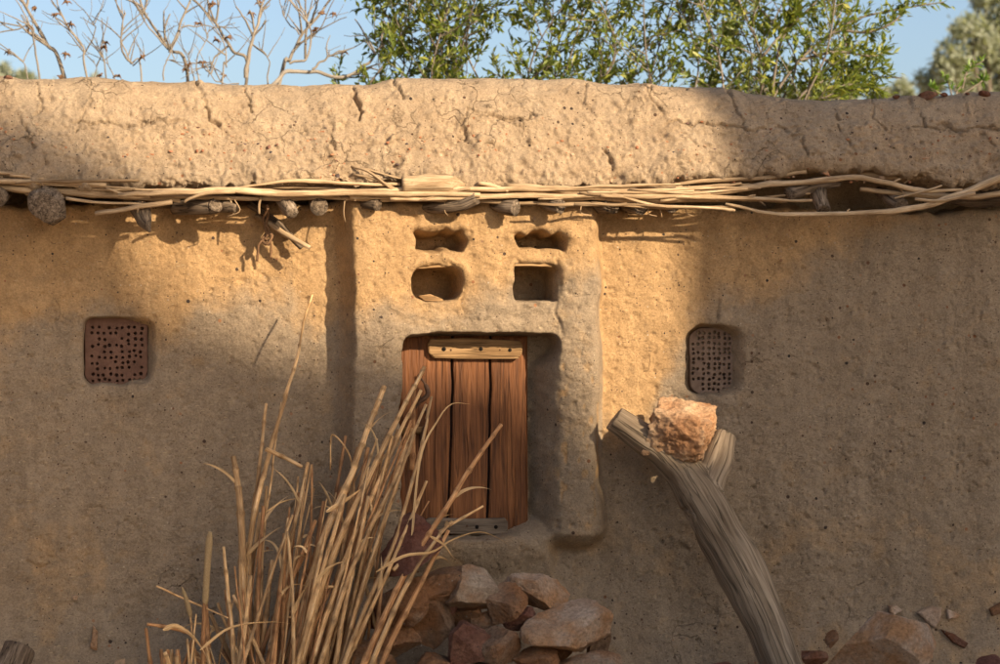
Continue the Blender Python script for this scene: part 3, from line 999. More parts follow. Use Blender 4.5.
beam([(52, 196), (47, 202), (44, 206)], [.3, -.2, -.36], [15, 16, 19, 15], 11, 'large knotted beam end at far left', rough=.24, n=20)
beam([(4, 190), (0, 195), (-2, 198)], [.3, -.2, -.34], [9, 9, 9], 12)
beam([(128, 196), (140, 208), (145, 222), (150, 232)], [.0, -.24, -.30, -.31], [6, 10, 7, 1], 13, 'grey pointed beam end like a thorn', rough=.06, tone=.45, frayed=False)
beam([(176, 208), (196, 207), (212, 206), (216, 205)], [-.10, -.22, -.27, -.3], [7, 9, 9, 7], 14, rough=.2)
beam([(206, 206), (224, 206), (236, 208)], [-.15, -.26, -.3], [7, 6, 4], 15)
beam([(278, 192), (286, 204), (292, 213)], [-.05, -.26, -.32], [7, 9, 6], 16, rough=.25, tone=.8)
beam([(318, 200), (318, 205), (319, 207)], [.3, -.2, -.30], [9, 9, 9], 17, rough=.06, tone=.35)
beam([(352, 196), (365, 203), (378, 205)], [.0, -.24, -.31], [5, 6, 6], 18)
beam([(412, 208), (440, 207), (462, 205), (477, 199)], [-.12, -.26, -.31, -.35], [3, 6, 7, 6], 19, rough=.2)
beam([(484, 202), (500, 206), (516, 208)], [-.05, -.26, -.33], [6, 7, 8], 20, rough=.2)
beam([(538, 202), (550, 205), (561, 207)], [.0, -.26, -.33], [6, 7, 7], 21, rough=.24)
beam([(592, 204), (602, 203), (612, 205)], [.2, -.2, -.30], [10, 11, 9], 22, rough=.2, tone=.4)
beam([(622, 205), (632, 204), (642, 206)], [.2, -.2, -.31], [8, 9, 8], 23, rough=.2, tone=.45)
beam([(668, 206), (672, 207)], [.2, -.25], [7, 7, 6], 24)
beam([(788, 194), (812, 187), (838, 183)], [-.32, -.25, -.14], [7, 6, 5], 25, 'short pale log chunk wedged under the roof edge', tone=.7)
beam([(816, 184), (819, 196), (824, 210)], [-.05, -.24, -.32], [7, 9, 7], 26, rough=.28)
beam([(880, 192), (892, 199), (902, 205)], [-.0, -.24, -.32], [6, 8, 7], 27, rough=.2)
beam([(948, 194), (975, 195), (1010, 194)], [-.08, -.16, -.22], [10, 13, 15], 28, 'dark thick beam at far right', tone=.3)
beam([(402, 184), (425, 184), (448, 183), (463, 186)], [-.33, -.33, -.32, -.3], [8, 9, 9, 4], 29, 'short cut log lying on the eave sticks', mat=M_STICK, tone=.5, rough=.2, name='pale_log')

rs = np.random.RandomState(41)
NST = [0]


def stick(pts, Y, r, tone=.5, label=None, seed=None, mat=M_STICK, jit=1.0):
    """one long thin stick; r in photo pixels, a list tapers"""
    NST[0] += 1
    r = r if isinstance(r, (list, tuple)) else [r, r]
    Y = [y + .06 for y in Y] if isinstance(Y, (list, tuple)) else Y + .06
    W_ = uv_path(pts, Y)
    L = np.hypot(pts[-1][0] - pts[0][0], pts[-1][1] - pts[0][1])
    n = max(8, int(L / 7))
    P = spline(W_, n)
    a, b_ = rs.uniform(0, 50, 2)
    t = np.linspace(0, L / 60.0, n)
    P[:, 2] += jit * .0075 * (n2(t, t * 0 + a, 1.0) + .5 * n2(t, t * 0 + a, 3.1))
    P[:, 1] += jit * .006 * n2(t, t * 0 + b_, 1.0)
    R = np.interp(np.linspace(0, 1, n), np.linspace(0, 1, len(r)), r) * px_at(-.28)
    mb = MB()
    R = R * (1 + .16 * n2(t * 2.3, t * 0 + a, 1.0))
    mb.tube(P, R, 8, np.clip(tone + .22 * n2(t * 1.1, t * 0 + b_, 1.0), .1, 1), .2, NST[0])
    if L > 70 and rs.rand() < .6:                # a snapped side twig
        k_ = int(rs.uniform(.2, .9) * (n - 1))
        e_ = P[k_] + np.array([rs.uniform(-.05, .07), rs.uniform(-.03, .0), rs.uniform(-.035, .03)])
        mb.tube([P[k_], (P[k_] + e_) / 2 + [0, 0, .004], e_], [R[k_] * .6, R[k_] * .45, R[k_] * .3], 6, tone, .1, 3)
    o = child_of(mb.build('eave_stick', mat, None), house)
    if label: tag(o, label)
    return o


stick([(-60, 180), (0, 181), (50, 183), (106, 185)], -.33, [2.6, 2.8, 2.2], .7)
stick([(-50, 172), (0, 173), (46, 177)], -.32, [1.6, 1.8], .7)
stick([(10, 176), (44, 179)], -.33, [1.4, 1.4], .55)
stick([(-40, 187), (20, 188), (60, 191), (120, 197), (180, 199)], -.29, [3.4, 3.6, 3.0], .6)
stick([(66, 198), (99, 203), (140, 204), (170, 202)], -.33, [1.6, 1.3, 1.0], .75)
stick([(95, 215), (126, 209), (150, 204), (172, 201)], [-.33, -.35, -.35, -.33], [2.2, 2.6, 2.2], .62)
stick([(106, 188), (126, 194), (150, 196)], -.34, [1.0, 1.5], .5)
stick([(118, 194), (180, 192), (234, 190), (310, 193), (400, 193), (480, 196)], -.35, [2.2, 3.4, 3.0, 2.4], .85, 'long pale stick running along the eave')
stick([(184, 203), (190, 198), (205, 194), (235, 191)], -.37, [1.2, 1.6, 1.8], .7)
stick([(150, 196), (250, 198), (340, 198)], -.30, [2.2, 2.4], .45)
stick([(240, 186), (296, 181), (345, 184), (400, 186)], -.33, [1.2, 2.0, 1.6], .65)
stick([(256, 215), (280, 230), (310, 247)], [-.10, -.20, -.26], [3.4, 3.0, 2.4], .3, 'dark stick slanting down from the eave')
stick([(250, 205), (276, 222), (302, 248)], [-.08, -.13, -.17], [4.0, 3.5, 2.8], .15, mat=M_BEAM)
stick([(261, 197), (259, 205), (259, 213)], -.31, [1.6, 1.2], .5)
stick([(300, 192), (430, 190), (560, 189), (650, 191)], -.34, [2.4, 3.0, 2.0], .7)
stick([(350, 196), (420, 197), (530, 196), (640, 199)], -.32, [2.6, 3.0, 2.6], .75)
stick([(390, 200), (470, 198), (600, 194), (700, 193)], -.34, [2.0, 2.8, 2.2], .8)
stick([(478, 184), (492, 186), (508, 191)], -.34, [2.0, 2.4, 1.4], .95, 'short whitish stick')
stick([(506, 185), (530, 185), (566, 191), (600, 192)], -.33, [1.6, 2.4, 1.8], .6)
stick([(470, 201), (560, 203), (660, 203)], -.30, [2.0, 2.6], .6)
stick([(350, 168), (370, 174), (392, 190)], [-.27, -.33, -.34], [1.0, 1.4, 1.4], .6)
stick([(352, 174), (376, 180), (398, 191)], [-.28, -.33, -.33], [1.2, 1.4, 1.2], .4)
stick([(360, 168), (390, 176), (410, 180)], [-.27, -.31, -.30], [.9, 1.2, .8], .5)
stick([(660, 200), (714, 192), (770, 184), (812, 181), (862, 178), (913, 190), (962, 189)], -.34, [2.2, 3.0, 3.0, 3.2, 2.8, 1.6], .75, 'bowed stick crossing the dark gap')
stick([(725, 204), (779, 213), (862, 213), (920, 206), (960, 193), (1006, 176), (1060, 160)], [-.34, -.36, -.36, -.36, -.35, -.34, -.32], [1.4, 2.4, 2.8, 3.2, 3.8, 4.4], .72, 'long curved stick sagging below the others')
stick([(655, 187), (700, 181), (768, 177), (806, 171)], -.30, [1.8, 2.4, 2.2], .6)
stick([(600, 197), (660, 196), (740, 197), (812, 200)], -.35, [1.8, 2.4, 1.4], .78)
stick([(690, 174), (730, 172), (790, 176)], -.27, [1.6, 2.2, 2.0], .65)
stick([(860, 190), (900, 194), (960, 196), (1010, 192)], -.30, [2.0, 3.0, 2.6], .55)
stick([(895, 198), (920, 192), (942, 185)], -.36, [1.0, 1.6, 1.0], .8)
stick([(915, 199), (940, 200), (975, 193)], -.37, [1.6, 2.0, 1.8], .7)
stick([(612, 196), (660, 206), (720, 208), (735, 210)], -.35, [1.4, 1.8, 1.4], .85)
stick([(980, 182), (1020, 178)], -.33, [2, 2], .6)
stick([(420, 200), (450, 192), (470, 188)], -.35, [1.2, 1.6], .5)
stick([(850, 172), (900, 178), (990, 176)], -.24, [1.8, 2.6, 2.0], .5)
for k in range(22):                             # the thin bundle right of the door
    u0 = rs.uniform(535, 640); L = rs.uniform(90, 190); v0 = rs.uniform(186, 205); sl = rs.uniform(-.05, .035)
    um, bow = u0 + L / 2, rs.uniform(-2, 3)
    stick([(u0, v0), (um, v0 + sl * L / 2 + bow), (u0 + L, v0 + sl * L - (4 if u0 > 620 else 0))], rs.uniform(-.37, -.29), [rs.uniform(.8, 1.4), rs.uniform(1.2, 2.0), rs.uniform(.7, 1.2)], rs.uniform(.12, 1.0))
for k in range(18):                             # thin pieces along the rest of the eave
    u0 = rs.uniform(-20, 480); L = rs.uniform(60, 160); v0 = rs.uniform(186, 199) - (4 if u0 < 60 else 0); sl = rs.uniform(-.04, .04)
    stick([(u0, v0), (u0 + L / 2, v0 + sl * L / 2 + rs.uniform(-2, 2)), (u0 + L, v0 + sl * L)], rs.uniform(-.34, -.27), [rs.uniform(.7, 1.2), rs.uniform(1.1, 2.0), rs.uniform(.6, 1.2)], rs.uniform(.1, .95))
for k in range(9):                              # splinters hanging down
    u0 = rs.choice([560, 520, 690, 345, 655, 880, 448, 235, 585]) + rs.uniform(-8, 8)
    stick([(u0, 200), (u0 + rs.uniform(-5, 8), 212), (u0 + rs.uniform(-8, 12), rs.uniform(214, 226))], [-.30, -.31, -.30], [.7, .5], .5)

# dark mud packed behind the sticks, between wall head and roof
bed = box_mesh('roof_bed', -3.7, 3.9, .30, .6, 2.25, 2.60, M_ROOF, house)

# ------------------------------------------------------------------ loose things on the roof
for k, (u_, w_) in enumerate(((927, 22), (944, 9), (968, 6), (985, 14), (896, 8), (8, 9))):
    c = roof_surface(u_, 104)
    rock('clay_clod', u_, float(np.interp(u_, [0, 60, 880, 940, 1000], [76, 79, 96, 93, 92])) + 1.5, w_, w_ * .6, -.01, w_ * .0045, M_CLOD,
         ['wide red brown clay clod on the roof edge below the blurred tree', 'small red clod beside the wide red clod on the roof edge', 'tiny red clod on the roof edge near the green shoot',
          'red brown clod on the roof edge near its right end', 'flat reddish clod on the roof edge left of the wide red clod', 'small orange clod on the roof edge at the far left'][k], 'clod', 500 + k, cuts=8, sub=3, group='red clods on the roof edge')

# hanging dried stem
mb = MB()
mb.tube(spline(uv_path([(267, 205), (268, 216), (265, 226), (267, 236), (264, 242)], [-.20, -.13, -.12, -.11, -.10]), 22), .007, 7, .5, .3, 2)
mb.tube(spline(uv_path([(268, 208), (263, 220), (269, 230), (265, 240)], [-.20, -.13, -.12, -.11]), 20), .006, 7, .4, .3, 3)
mb.tube(spline(uv_path([(264, 238), (270, 242), (271, 250), (270, 258)], [-.11, -.12, -.11, -.10]), 14), .006, 7, .4, .3, 4)
mb.tube(spline(uv_path([(265, 238), (259, 244), (258, 252), (257, 261)], [-.11, -.11, -.10, -.09]), 14), .006, 7, .4, .3, 5)
mb.tube(spline(uv_path([(266, 232), (272, 236), (267, 244), (262, 240), (266, 234)], [-.10, -.13, -.13, -.10, -.10]), 18), .008, 7, .6, .3, 6)
tag(mb.build('dried_root', M_CORD), 'twisted dried root hanging from the eave left of the door', 'dried root')

# ------------------------------------------------------------------ forked log with a block in its fork


def voxel(mb, name, size, smooth_it=2):
    me = mb.mesh(name)
    o = bpy.data.objects.new(name, me); COL.objects.link(o)
    md = o.modifiers.new('r', 'REMESH'); md.mode = 'VOXEL'; md.voxel_size = size
    ms = o.modifiers.new('s', 'SMOOTH'); ms.iterations = smooth_it
    dg = bpy.context.evaluated_depsgraph_get()
    me2 = bpy.data.meshes.new_from_object(o.evaluated_get(dg))
    bpy.data.objects.remove(o)
    return me2


def limb_field(V, limbs):
    """nearest limb: returns local grain coordinates and the centre-line direction"""
    best = np.full(len(V), 1e9); G = np.zeros((len(V), 3))
    for k, P in enumerate(limbs):
        T = np.gradient(P, axis=0); T /= np.linalg.norm(T, axis=1)[:, None]
        L = np.concatenate([[0], np.cumsum(np.linalg.norm(np.diff(P, axis=0), axis=1))])
        A = np.zeros_like(P); a = np.cross(T[0], [0, 1.0, 0])
        for i in range(len(P)):
            a = a - T[i] * (a @ T[i]); a /= np.linalg.norm(a); A[i] = a
        B = np.cross(T, A)
        d2 = ((V[:, None] - P[None]) ** 2).sum(-1)
        i = d2.argmin(1); dd = d2[np.arange(len(V)), i]
        r = V - P[i]
        g = np.stack([(r * A[i]).sum(1), (r * B[i]).sum(1), L[i] + (r * T[i]).sum(1) + k * 2.0], -1)
        w = dd < best
        G[w] = g[w]; best[w] = dd[w]
    return G


s0 = px_at(-.3)
tr_uv = [(800, 712, -.62), (782, 664, -.56), (767, 625, -.50), (742, 572, -.43), (718, 530, -.36), (699, 497, -.30), (682, 472, -.27)]
la_uv = [(699, 497, -.30), (682, 472, -.27), (660, 452, -.25), (636, 434, -.235), (614, 418, -.225)]
ra_uv = [(703, 515, -.31), (706, 486, -.26), (715, 461, -.21), (723, 436, -.16)]
tr_r = [25, 24, 23, 27, 28, 27, 23]
la_r = [26, 23, 19.5, 17.5, 15.5]
ra_r = [21, 22, 20, 17]
limbs = []
mb = MB()
for uvY, rr, n_, sd_ in ((tr_uv, tr_r, 60, 4), (la_uv, la_r, 40, 9), (ra_uv, ra_r, 26, 14)):
    P = spline([at(u_, v_, y_) for u_, v_, y_ in uvY], n_)
    R = np.interp(np.linspace(0, 1, n_), np.linspace(0, 1, len(rr)), rr) * s0
    mb.tube(P, R, 28, .5, .10, sd_, flat=.85)
    limbs.append(P)
limbs = [np.vstack([limbs[0], limbs[1][13:]]), limbs[2]]
me = voxel(mb, 'forked_log', .0065, 3)
nv = len(me.vertices)
V = np.empty(nv * 3, np.float32); me.vertices.foreach_get('co', V); V = V.reshape(-1, 3).astype(float)
NR = np.empty(nv * 3, np.float32); me.vertices.foreach_get('normal', NR); NR = NR.reshape(-1, 3).astype(float)
G = limb_field(V, [spline(P, 200) for P in limbs])
G = G + np.stack([.010 * n3(V, 4, 31), .010 * n3(V, 4, 32), V[:, 0] * 0], -1)
q = G * np.array([13, 13, 1.5])
ridge = n3(q, 1.0, 1) + .6 * n3(q * np.array([2.1, 2.1, 1.6]), 1.0, 2) + .35 * n3(q * np.array([4.3, 4.3, 2]), 1.0, 3)
crk = np.abs(n3(G * np.array([13, 13, .9]), 1.0, 8))
disp = .0075 * ridge + .010 * n3(V, 7.0, 21) - .018 * np.exp(-(crk / .035) ** 2) * ss(-.1, .3, n3(V, 5, 6))
V += NR * disp[:, None]
me.vertices.foreach_set('co', V.astype(np.float32).ravel())
me.attributes.new('grain', 'FLOAT_VECTOR', 'POINT').data.foreach_set('vector', G.astype(np.float32).ravel())
me.attributes.new('tone', 'FLOAT', 'POINT').data.foreach_set('value', np.full(nv, .5, np.float32))
me.materials.clear()
log = link('forked_log', me, M_LOG)
tag(log, 'weathered grey forked log leaning against the wall right of the door', 'log')

# the block: a rough cube
bm = bmesh.new()
bmesh.ops.create_cube(bm, size=2.0)
bmesh.ops.subdivide_edges(bm, edges=bm.edges[:], cuts=30, use_grid_fill=True)
V = np.array([v.co for v in bm.verts])
Ff = [tuple(v.index for v in f.verts) for f in bm.faces]; bm.free()
sh = V / np.linalg.norm(V, axis=1)[:, None]
V = V * .68 + sh * .46
V = V * (1 + .10 * n3(V, 1.1, 4) + .08 * n3(V, 2.6, 6) + .07 * n3(V, 6, 7) + .045 * n3(V, 14, 8))[:, None]
V *= np.array([27.5, 27, 22.5]) * px_at(-.27)
V[:, 0] += V[:, 2] * .10
V = V @ np.array(Euler((math.radians(16), math.radians(10), math.radians(-24))).to_matrix()).T
me = bpy.data.meshes.new('laterite_block'); me.from_pydata(V.tolist(), [], Ff)
blk = link('laterite_block', me, M_BRICK)
blk.location = at(681, 430, -.285)
tag(blk, 'rough orange laterite block resting in the fork of the leaning log', 'stone block')

# ------------------------------------------------------------------ stones
PILE = 'stones of the pile below the door'
stones = [
    # u, v, w, h, Y, depth, mat, label, seed, rot
    (410, 550, 58, 66, -.76, .30, M_ROCK_RED, 'dark red rock standing behind the reeds at the top left of the stone pile', 601, 14),
    (436, 583, 74, 40, -.66, .26, M_ROCK, 'brown angular stone just below the dark red rock', 602, -12),
    (475, 592, 52, 46, -.70, .24, M_ROCK_GREY, 'tan stone between the brown angular stone and the long pale one', 603, 20),
    (540, 592, 76, 34, -.62, .26, M_BOULDER, 'pale grey slab at the very top of the stone pile', 604, 9),
    (566, 628, 92, 52, -.82, .28, M_BOULDER, 'largest wedge shaped stone at the right end of the pile', 605, -6),
    (503, 601, 44, 46, -.74, .20, M_ROCK, 'grey brown stone under the pale slab', 606, 30),
    (428, 622, 54, 46, -.66, .24, M_ROCK, 'dark brown stone at the left of the pile near the reeds', 607, 8),
    (466, 642, 58, 50, -.78, .26, M_ROCK_RED, 'reddish purple stone low in the middle of the pile', 608, 10),
    (504, 644, 50, 48, -.80, .24, M_ROCK, 'rusty brown stone left of the largest wedge stone', 609, 24),
    (536, 660, 46, 34, -.82, .22, M_ROCK, 'small brown stone under the largest wedge stone', 610, 0),
    (586, 664, 66, 30, -.84, .26, M_ROCK_GREY, 'tan flat stone at the bottom right of the pile', 611, -4),
    (598, 641, 22, 44, -.72, .18, M_ROCK, 'narrow dark stone behind the right end of the pile', 612, 10),
    (400, 600, 58, 50, -.72, .26, M_ROCK, 'brown stone half hidden behind reeds at the left of the pile', 613, -10),
    (400, 640, 56, 44, -.60, .24, M_ROCK, 'shadowed brown stone at the lower left of the pile', 614, 6),
    (434, 668, 62, 40, -.74, .24, M_ROCK, 'dark stone at the bottom edge below the dark brown stone', 615, 12),
    (486, 682, 60, 42, -.82, .24, M_ROCK, 'brown stone at the bottom edge below the reddish purple stone', 616, 4),
    (364, 664, 60, 46, -.56, .26, M_ROCK, 'dark stone behind the foot of the reeds', 617, -8),
    (468, 616, 44, 30, -.60, .2, M_ROCK, 'dark brown stone deep in the gap under the tan stone', 619, 12),
    (450, 606, 36, 26, -.58, .2, M_ROCK_RED, 'small rusty stone behind the dark brown stone at the left', 620, -20),
    (552, 648, 40, 30, -.66, .2, M_ROCK, 'shadowed stone in the gap below the largest wedge stone', 621, 5),
    (486, 622, 30, 26, -.66, .16, M_ROCK, 'little brown stone between the reddish purple and the grey brown stone', 622, 40),
    (385, 618, 40, 34, -.54, .2, M_ROCK_RED, 'dark reddish stone glimpsed between the reeds', 623, 0),
    (519, 618, 30, 30, -.72, .18, M_ROCK_RED, 'small dark stone wedged under the pale slab', 618, 30),
]
for i, (u_, v_, w_, h_, Y_, d_, mt, lb, sd_, rt_) in enumerate(stones):
    rock('stone', u_, v_, w_ * 1.05, h_ * 1.1, Y_, d_, mt, lb, 'stone', sd_, rt_, 13, 5, PILE, .085)
for k in range(16):                             # lower courses of the pile, down to the ground
    u_ = 372 + (k % 8) * 31 + (k // 8) * 12
    v_ = 705 + (k // 8) * 36
    rock('stone', u_, v_, 62, 46, -.70 - .02 * (k % 3), .3, M_ROCK, 'brown stone in the lowest courses of the pile, under the others', 'stone', 640 + k, rs.uniform(-15, 15), 12, 3, PILE, .05)
rock('boulder', 882, 648, 118, 112, -1.4, .46, M_BOULDER, 'big pale topped boulder in front of the wall right of the forked log', 'boulder', 660, 4, 12, 5, amp=.05)
rock('boulder', 718, 676, 76, 42, -.75, .3, M_ROCK_RED, 'low pinkish rock at the bottom edge left of the log foot', 'rock', 661, 0, 10, 4)
rock('boulder', 996, 676, 52, 46, -.7, .3, M_ROCK_RED, 'pinkish rock at the bottom right corner', 'rock', 662, 0, 10, 4)
rock('boulder', 832, 640, 14, 22, -.5, .08, M_ROCK, 'small brown stone at the left shoulder of the big boulder', 'stone', 664, 10, 8, 3)
rock('brick', 812, 657, 34, 20, -.36, .14, M_CLOD, 'rough broken clay brick beside the foot of the forked log', 'brick', 665, 3, 6, 4, amp=.03)


def shard(pts, name, mat, label, seed, th=.02, lift=.035):
    """a flat broken flake lying on the sloping foot of the wall"""
    cu, cv = np.mean([p[0] for p in pts]), np.mean([p[1] for p in pts])
    o_ = on_wall(cu, cv) + lift
    c = at(cu, cv, -o_)
    V, F = [], []
    r = np.random.RandomState(seed)
    ring = []
    for i in range(len(pts)):
        a, b_ = np.array(pts[i], float), np.array(pts[(i + 1) % len(pts)], float)
        for t in (0, .33, .66):
            p = a * (1 - t) + b_ * t + r.uniform(-.5, .5, 2) * (t > 0)
            ring.append(p)
    m_ = len(ring)
    for lay, (sc_, dy) in enumerate(((1.0, th), (1.0, 0.003), (.82, -.004))):
        for p in ring:
            uu, vv = cu + (p[0] - cu) * sc_, cv + (p[1] - cv) * sc_
            w_ = at(uu, vv, -o_)
            w_ = w_ + np.array([0, dy + (vv - cv) * -.0018 + r.uniform(-.001, .001), 0])
            V.append(w_ - c)
    V.append(at(cu, cv, -o_) - c + np.array([0, -.005, 0]))
    for l_ in (0, m_):
        for i in range(m_):
            j = (i + 1) % m_
            F.append((l_ + i, l_ + j, l_ + m_ + j, l_ + m_ + i))
    for i in range(m_): F.append((2 * m_ + i, 2 * m_ + (i + 1) % m_, 3 * m_))
    F.append(tuple(reversed(range(m_))))
    bm = bmesh.new()
    vs = [bm.verts.new(v) for v in V]
    for f in F:
        try: bm.faces.new([vs[i] for i in f])
        except ValueError: pass
    bmesh.ops.recalc_face_normals(bm, faces=bm.faces[:])
    me = bpy.data.meshes.new(name); bm.to_mesh(me); bm.free()
    o = link(name, me, mat, None, False); o.location = c
    tag(o, label, 'shard', 'stone shards at the foot of the wall')


shard([(918, 613), (932, 607), (943, 608), (941, 617), (934, 628), (926, 621)], 'stone_shard', M_BOULDER, 'largest flat stone shard lying right of and above the big boulder', 1)
shard([(948, 609), (961, 615), (956, 618), (948, 619)], 'stone_shard', M_BOULDER, 'small triangular pale shard right of the largest shard', 2)
shard([(943, 630), (955, 634), (968, 643), (964, 648), (953, 643)], 'stone_shard', M_CLOD, 'long rusty shard below the small triangular shard', 3, .02)
shard([(890, 606), (898, 606), (903, 611), (894, 615), (890, 612)], 'stone_shard', M_BOULDER, 'small rounded pale shard directly above the big boulder', 4)
shard([(990, 609), (1003, 602), (1006, 612), (992, 616)], 'stone_shard', M_ROCK, 'dull shard at the right edge of the photo', 5)
shard([(93, 626), (98, 632), (97, 650), (90, 648), (92, 636)], 'clay_flake', M_BRICK, 'orange clay flake stuck low on the wall left of the reeds', 6, .01, .002)
shard([(115, 661), (125, 659), (127, 672), (112, 672)], 'clay_flake', M_BRICK, 'orange clay flake at the bottom edge left of the reeds', 7, .02, .01)
shard([(73, 596), (78, 596), (77, 600), (72, 599)], 'clay_flake', M_BRICK, 'tiny orange flake on the lower wall above the other flakes', 8, .006, .001)

mb = MB()
P = spline(uv_path([(-12, 712), (6, 680), (20, 648)], [-.6, -.5, -.42]), 16)
mb.tube(P, np.linspace(.10, .072, 16), 20, .35, .12, 31)
tag(mb.build('wooden_stump', M_BEAM), 'grey wooden post end poking up at the lower left corner', 'wood post')

# ------------------------------------------------------------------ reeds
RG = 'dry reed stalks leaning in a bundle left of the door'
GEN = 'plain dry straw coloured reed stalk, one of the many in the leaning bundle'
rs = np.random.RandomState(99)
NR_ = [0]


def ribbon(P, w, twist, tone, seed):
    """a dry leaf blade: a folded strip with real width"""
    n = len(P)
    T = np.gradient(P, axis=0); T /= np.linalg.norm(T, axis=1)[:, None] + 1e-9
    V, F, G = [], [], []
    a = np.cross(T[0], [0.3, 1, .2])
    for i in range(n):
        a = a - T[i] * (a @ T[i]); a /= np.linalg.norm(a) + 1e-9
        b_ = np.cross(T[i], a)
        th = twist * i / n
        s_ = a * math.cos(th) + b_ * math.sin(th)
        nn_ = np.cross(T[i], s_)
        ww = w * min(1, (i + 1) / 3) * (1 - (i / (n - 1)) ** 2.2 * .95)
        V += [P[i] - s_ * ww, P[i] + nn_ * ww * .45, P[i] + s_ * ww]
        G += [(-ww, 0, i * .03 + seed), (0, 0, i * .03 + seed), (ww, 0, i * .03 + seed)]
    for i in range(n - 1):
        for j in (0, 1):
            F.append((3 * i + j, 3 * i + j + 1, 3 * i + j + 4, 3 * i + j + 3))
    return np.array(V), F, np.array(G)


def reed(pts, Y, r=2.6, mat=None, label=None, leaves=None, tone=None, taper=.75, name='reed_stalk', group=RG, jit=1.0):
    """pts from the foot up, in pixels; Y per end"""
    NR_[0] += 1
    sd = NR_[0]
    y = np.linspace(Y[0], Y[1], len(pts))
    W_ = [at(u, v, yy) for (u, v), yy in zip(pts, y)]
    L = sum(np.linalg.norm(np.array(W_[i + 1]) - W_[i]) for i in range(len(W_) - 1))
    n = max(12, int(L / .022))
    P = spline(W_, n)
    t = np.linspace(0, L * 3, n)
    P[:, 0] += jit * .004 * n2(t, t * 0 + sd, 1.0)
    R = np.linspace(1, taper, n) * r * px_at(-.5) * (1 + .06 * n2(t * 3, t * 0 + sd, 1))
    # joints: a slight swelling, and a kink in the line
    step = max(4, int(rs.uniform(.13, .2) / .022))
    tb0 = rs.uniform(.25, .85) if tone is None else tone
    TN = np.full(n, tb0)
    for k in range(int(rs.randint(1, step)), n - 1, step):
        R[k] *= 1.30
        R[k + 1:] *= rs.uniform(.93, 1.0)
        P[k:, 0] += rs.normal(0, .0018)
        P[k:, 2] += rs.normal(0, .001)
        TN[k:] = np.clip(tb0 + rs.normal(0, .26), .12, 1)   # each joint has its own sheath
        TN[k] = .10
    TN = np.clip(TN + .18 * n2(t * 6, t * 0 + sd, 1), .09, 1)
    mb = MB()
    mb.tube(P, R, 8, TN, .07, sd)
    o = mb.build(name, mat or (M_REED if rs.rand() < .58 else M_REED_DARK))
    # origin at the foot
    foot = Vector(P[0])
    o.data.transform(Matrix.Translation(-foot)); o.location = foot
    tag(o, label or GEN, 'reed', group)
    nl = rs.choice([0, 0, 0, 1, 1, 2]) if leaves is None else leaves
    for k in range(nl):
        i = int(rs.uniform(.45, .92) * n)
        sgn = rs.choice([-1, 1])
        ln = rs.uniform(.07, .24)
        tng = (P[min(i + 2, n - 1)] - P[i - 2]); tng /= np.linalg.norm(tng)
        q_ = [P[i]]
        d = tng + np.array([sgn * rs.uniform(.15, .7), rs.uniform(-.3, .1), 0])
        g = rs.uniform(.1, 1.3)
        for s_ in range(7):
            d = d / np.linalg.norm(d)
            q_.append(q_[-1] + d * ln / 7)
            d = d + np.array([sgn * .05, 0, -g * .28])
        V, F, G = ribbon(spline(q_, 12), rs.uniform(.004, .011), rs.uniform(-2, 2), .6, sd)
        lb = MB(); lb.add(V, F, G, rs.uniform(.3, .9))
        lo = lb.build('leaf', M_LEAF_DRY)
        lo.data.transform(Matrix.Translation(-foot)); lo.parent = o
    return o


# the stalks one can pick out
reed([(238, 690), (243, 600), (252, 520), (265, 463), (283, 400), (296, 360), (303, 325), (311, 296)], (-.6, -.22), 3.3, M_REED, 'tallest reed, thin and pale tipped, rising far above the bundle', leaves=0, taper=.45, tone=.6)
reed([(243, 690), (243, 580), (240, 511), (237, 480), (233, 457)], (-.66, -.42), 4.2, M_REED, 'thick reed with a broken square top at the left of the bundle', leaves=1, tone=.55)
reed([(252, 690), (250, 560), (258, 470), (266, 404)], (-.62, -.3), 2.6, M_REED, 'straight thin reed just left of the tallest one', leaves=0, tone=.7)
reed([(262, 690), (262, 560), (272, 470), (281, 402)], (-.6, -.3), 1.8, M_REED, 'very thin pale reed just right of the tallest one', leaves=0, tone=.9, taper=.5)
o = reed([(204, 700), (204, 650), (206, 600)], (-.82, -.78), 2.6, M_REED_DARK, 'reed carrying a thick fuzzy cattail head at the left of the bundle', leaves=0)
mb = MB(); mb.tube(spline([at(205, 606, -.78), at(207, 570, -.77), at(210, 532, -.76)], 16), np.array([.008, .014] + [.0155] * 12 + [.013, .008]), 12, .6, .06, 3)
c_ = mb.build('seed_head', M_TAIL); c_.data.transform(Matrix.Translation(-Vector(o.location))); c_.parent = o
o = reed([(198, 690), (194, 640), (190, 616)], (-.8, -.76), 1.4, M_REED, 'short reed with a small slim seed head', leaves=0)
mb = MB(); mb.tube(spline([at(191, 618, -.76), at(187, 602, -.76), at(182, 587, -.76)], 10), np.array([.005, .011, .012, .012, .012, .011, .010, .009, .006, .003]), 10, .6, .06, 4)
c_ = mb.build('seed_head', M_TAIL); c_.data.transform(Matrix.Translation(-Vector(o.location))); c_.parent = o
reed([(236, 700), (233, 640), (228, 590), (224, 547)], (-.86, -.7), 2.4, M_REED, 'pale slender reed right of the cattail', leaves=0, tone=.9)
reed([(284, 690), (317, 557), (353, 474), (372, 420), (385, 386)], (-.8, -.42), 4.0, M_REED, 'tall reed ending in a slanted cut beside the left pilaster', leaves=1, tone=.65)
reed([(290, 700), (330, 566), (376, 465), (402, 410), (424, 367)], (-.85, -.42), 3.6, M_REED, 'long reed whose tip crosses the upper left part of the door', leaves=1, tone=.85)
reed([(300, 700), (345, 560), (386, 465), (421, 390)], (-.84, -.44), 3.0, M_REED, 'reed running just beside the long one across the door edge', leaves=0, tone=.6)
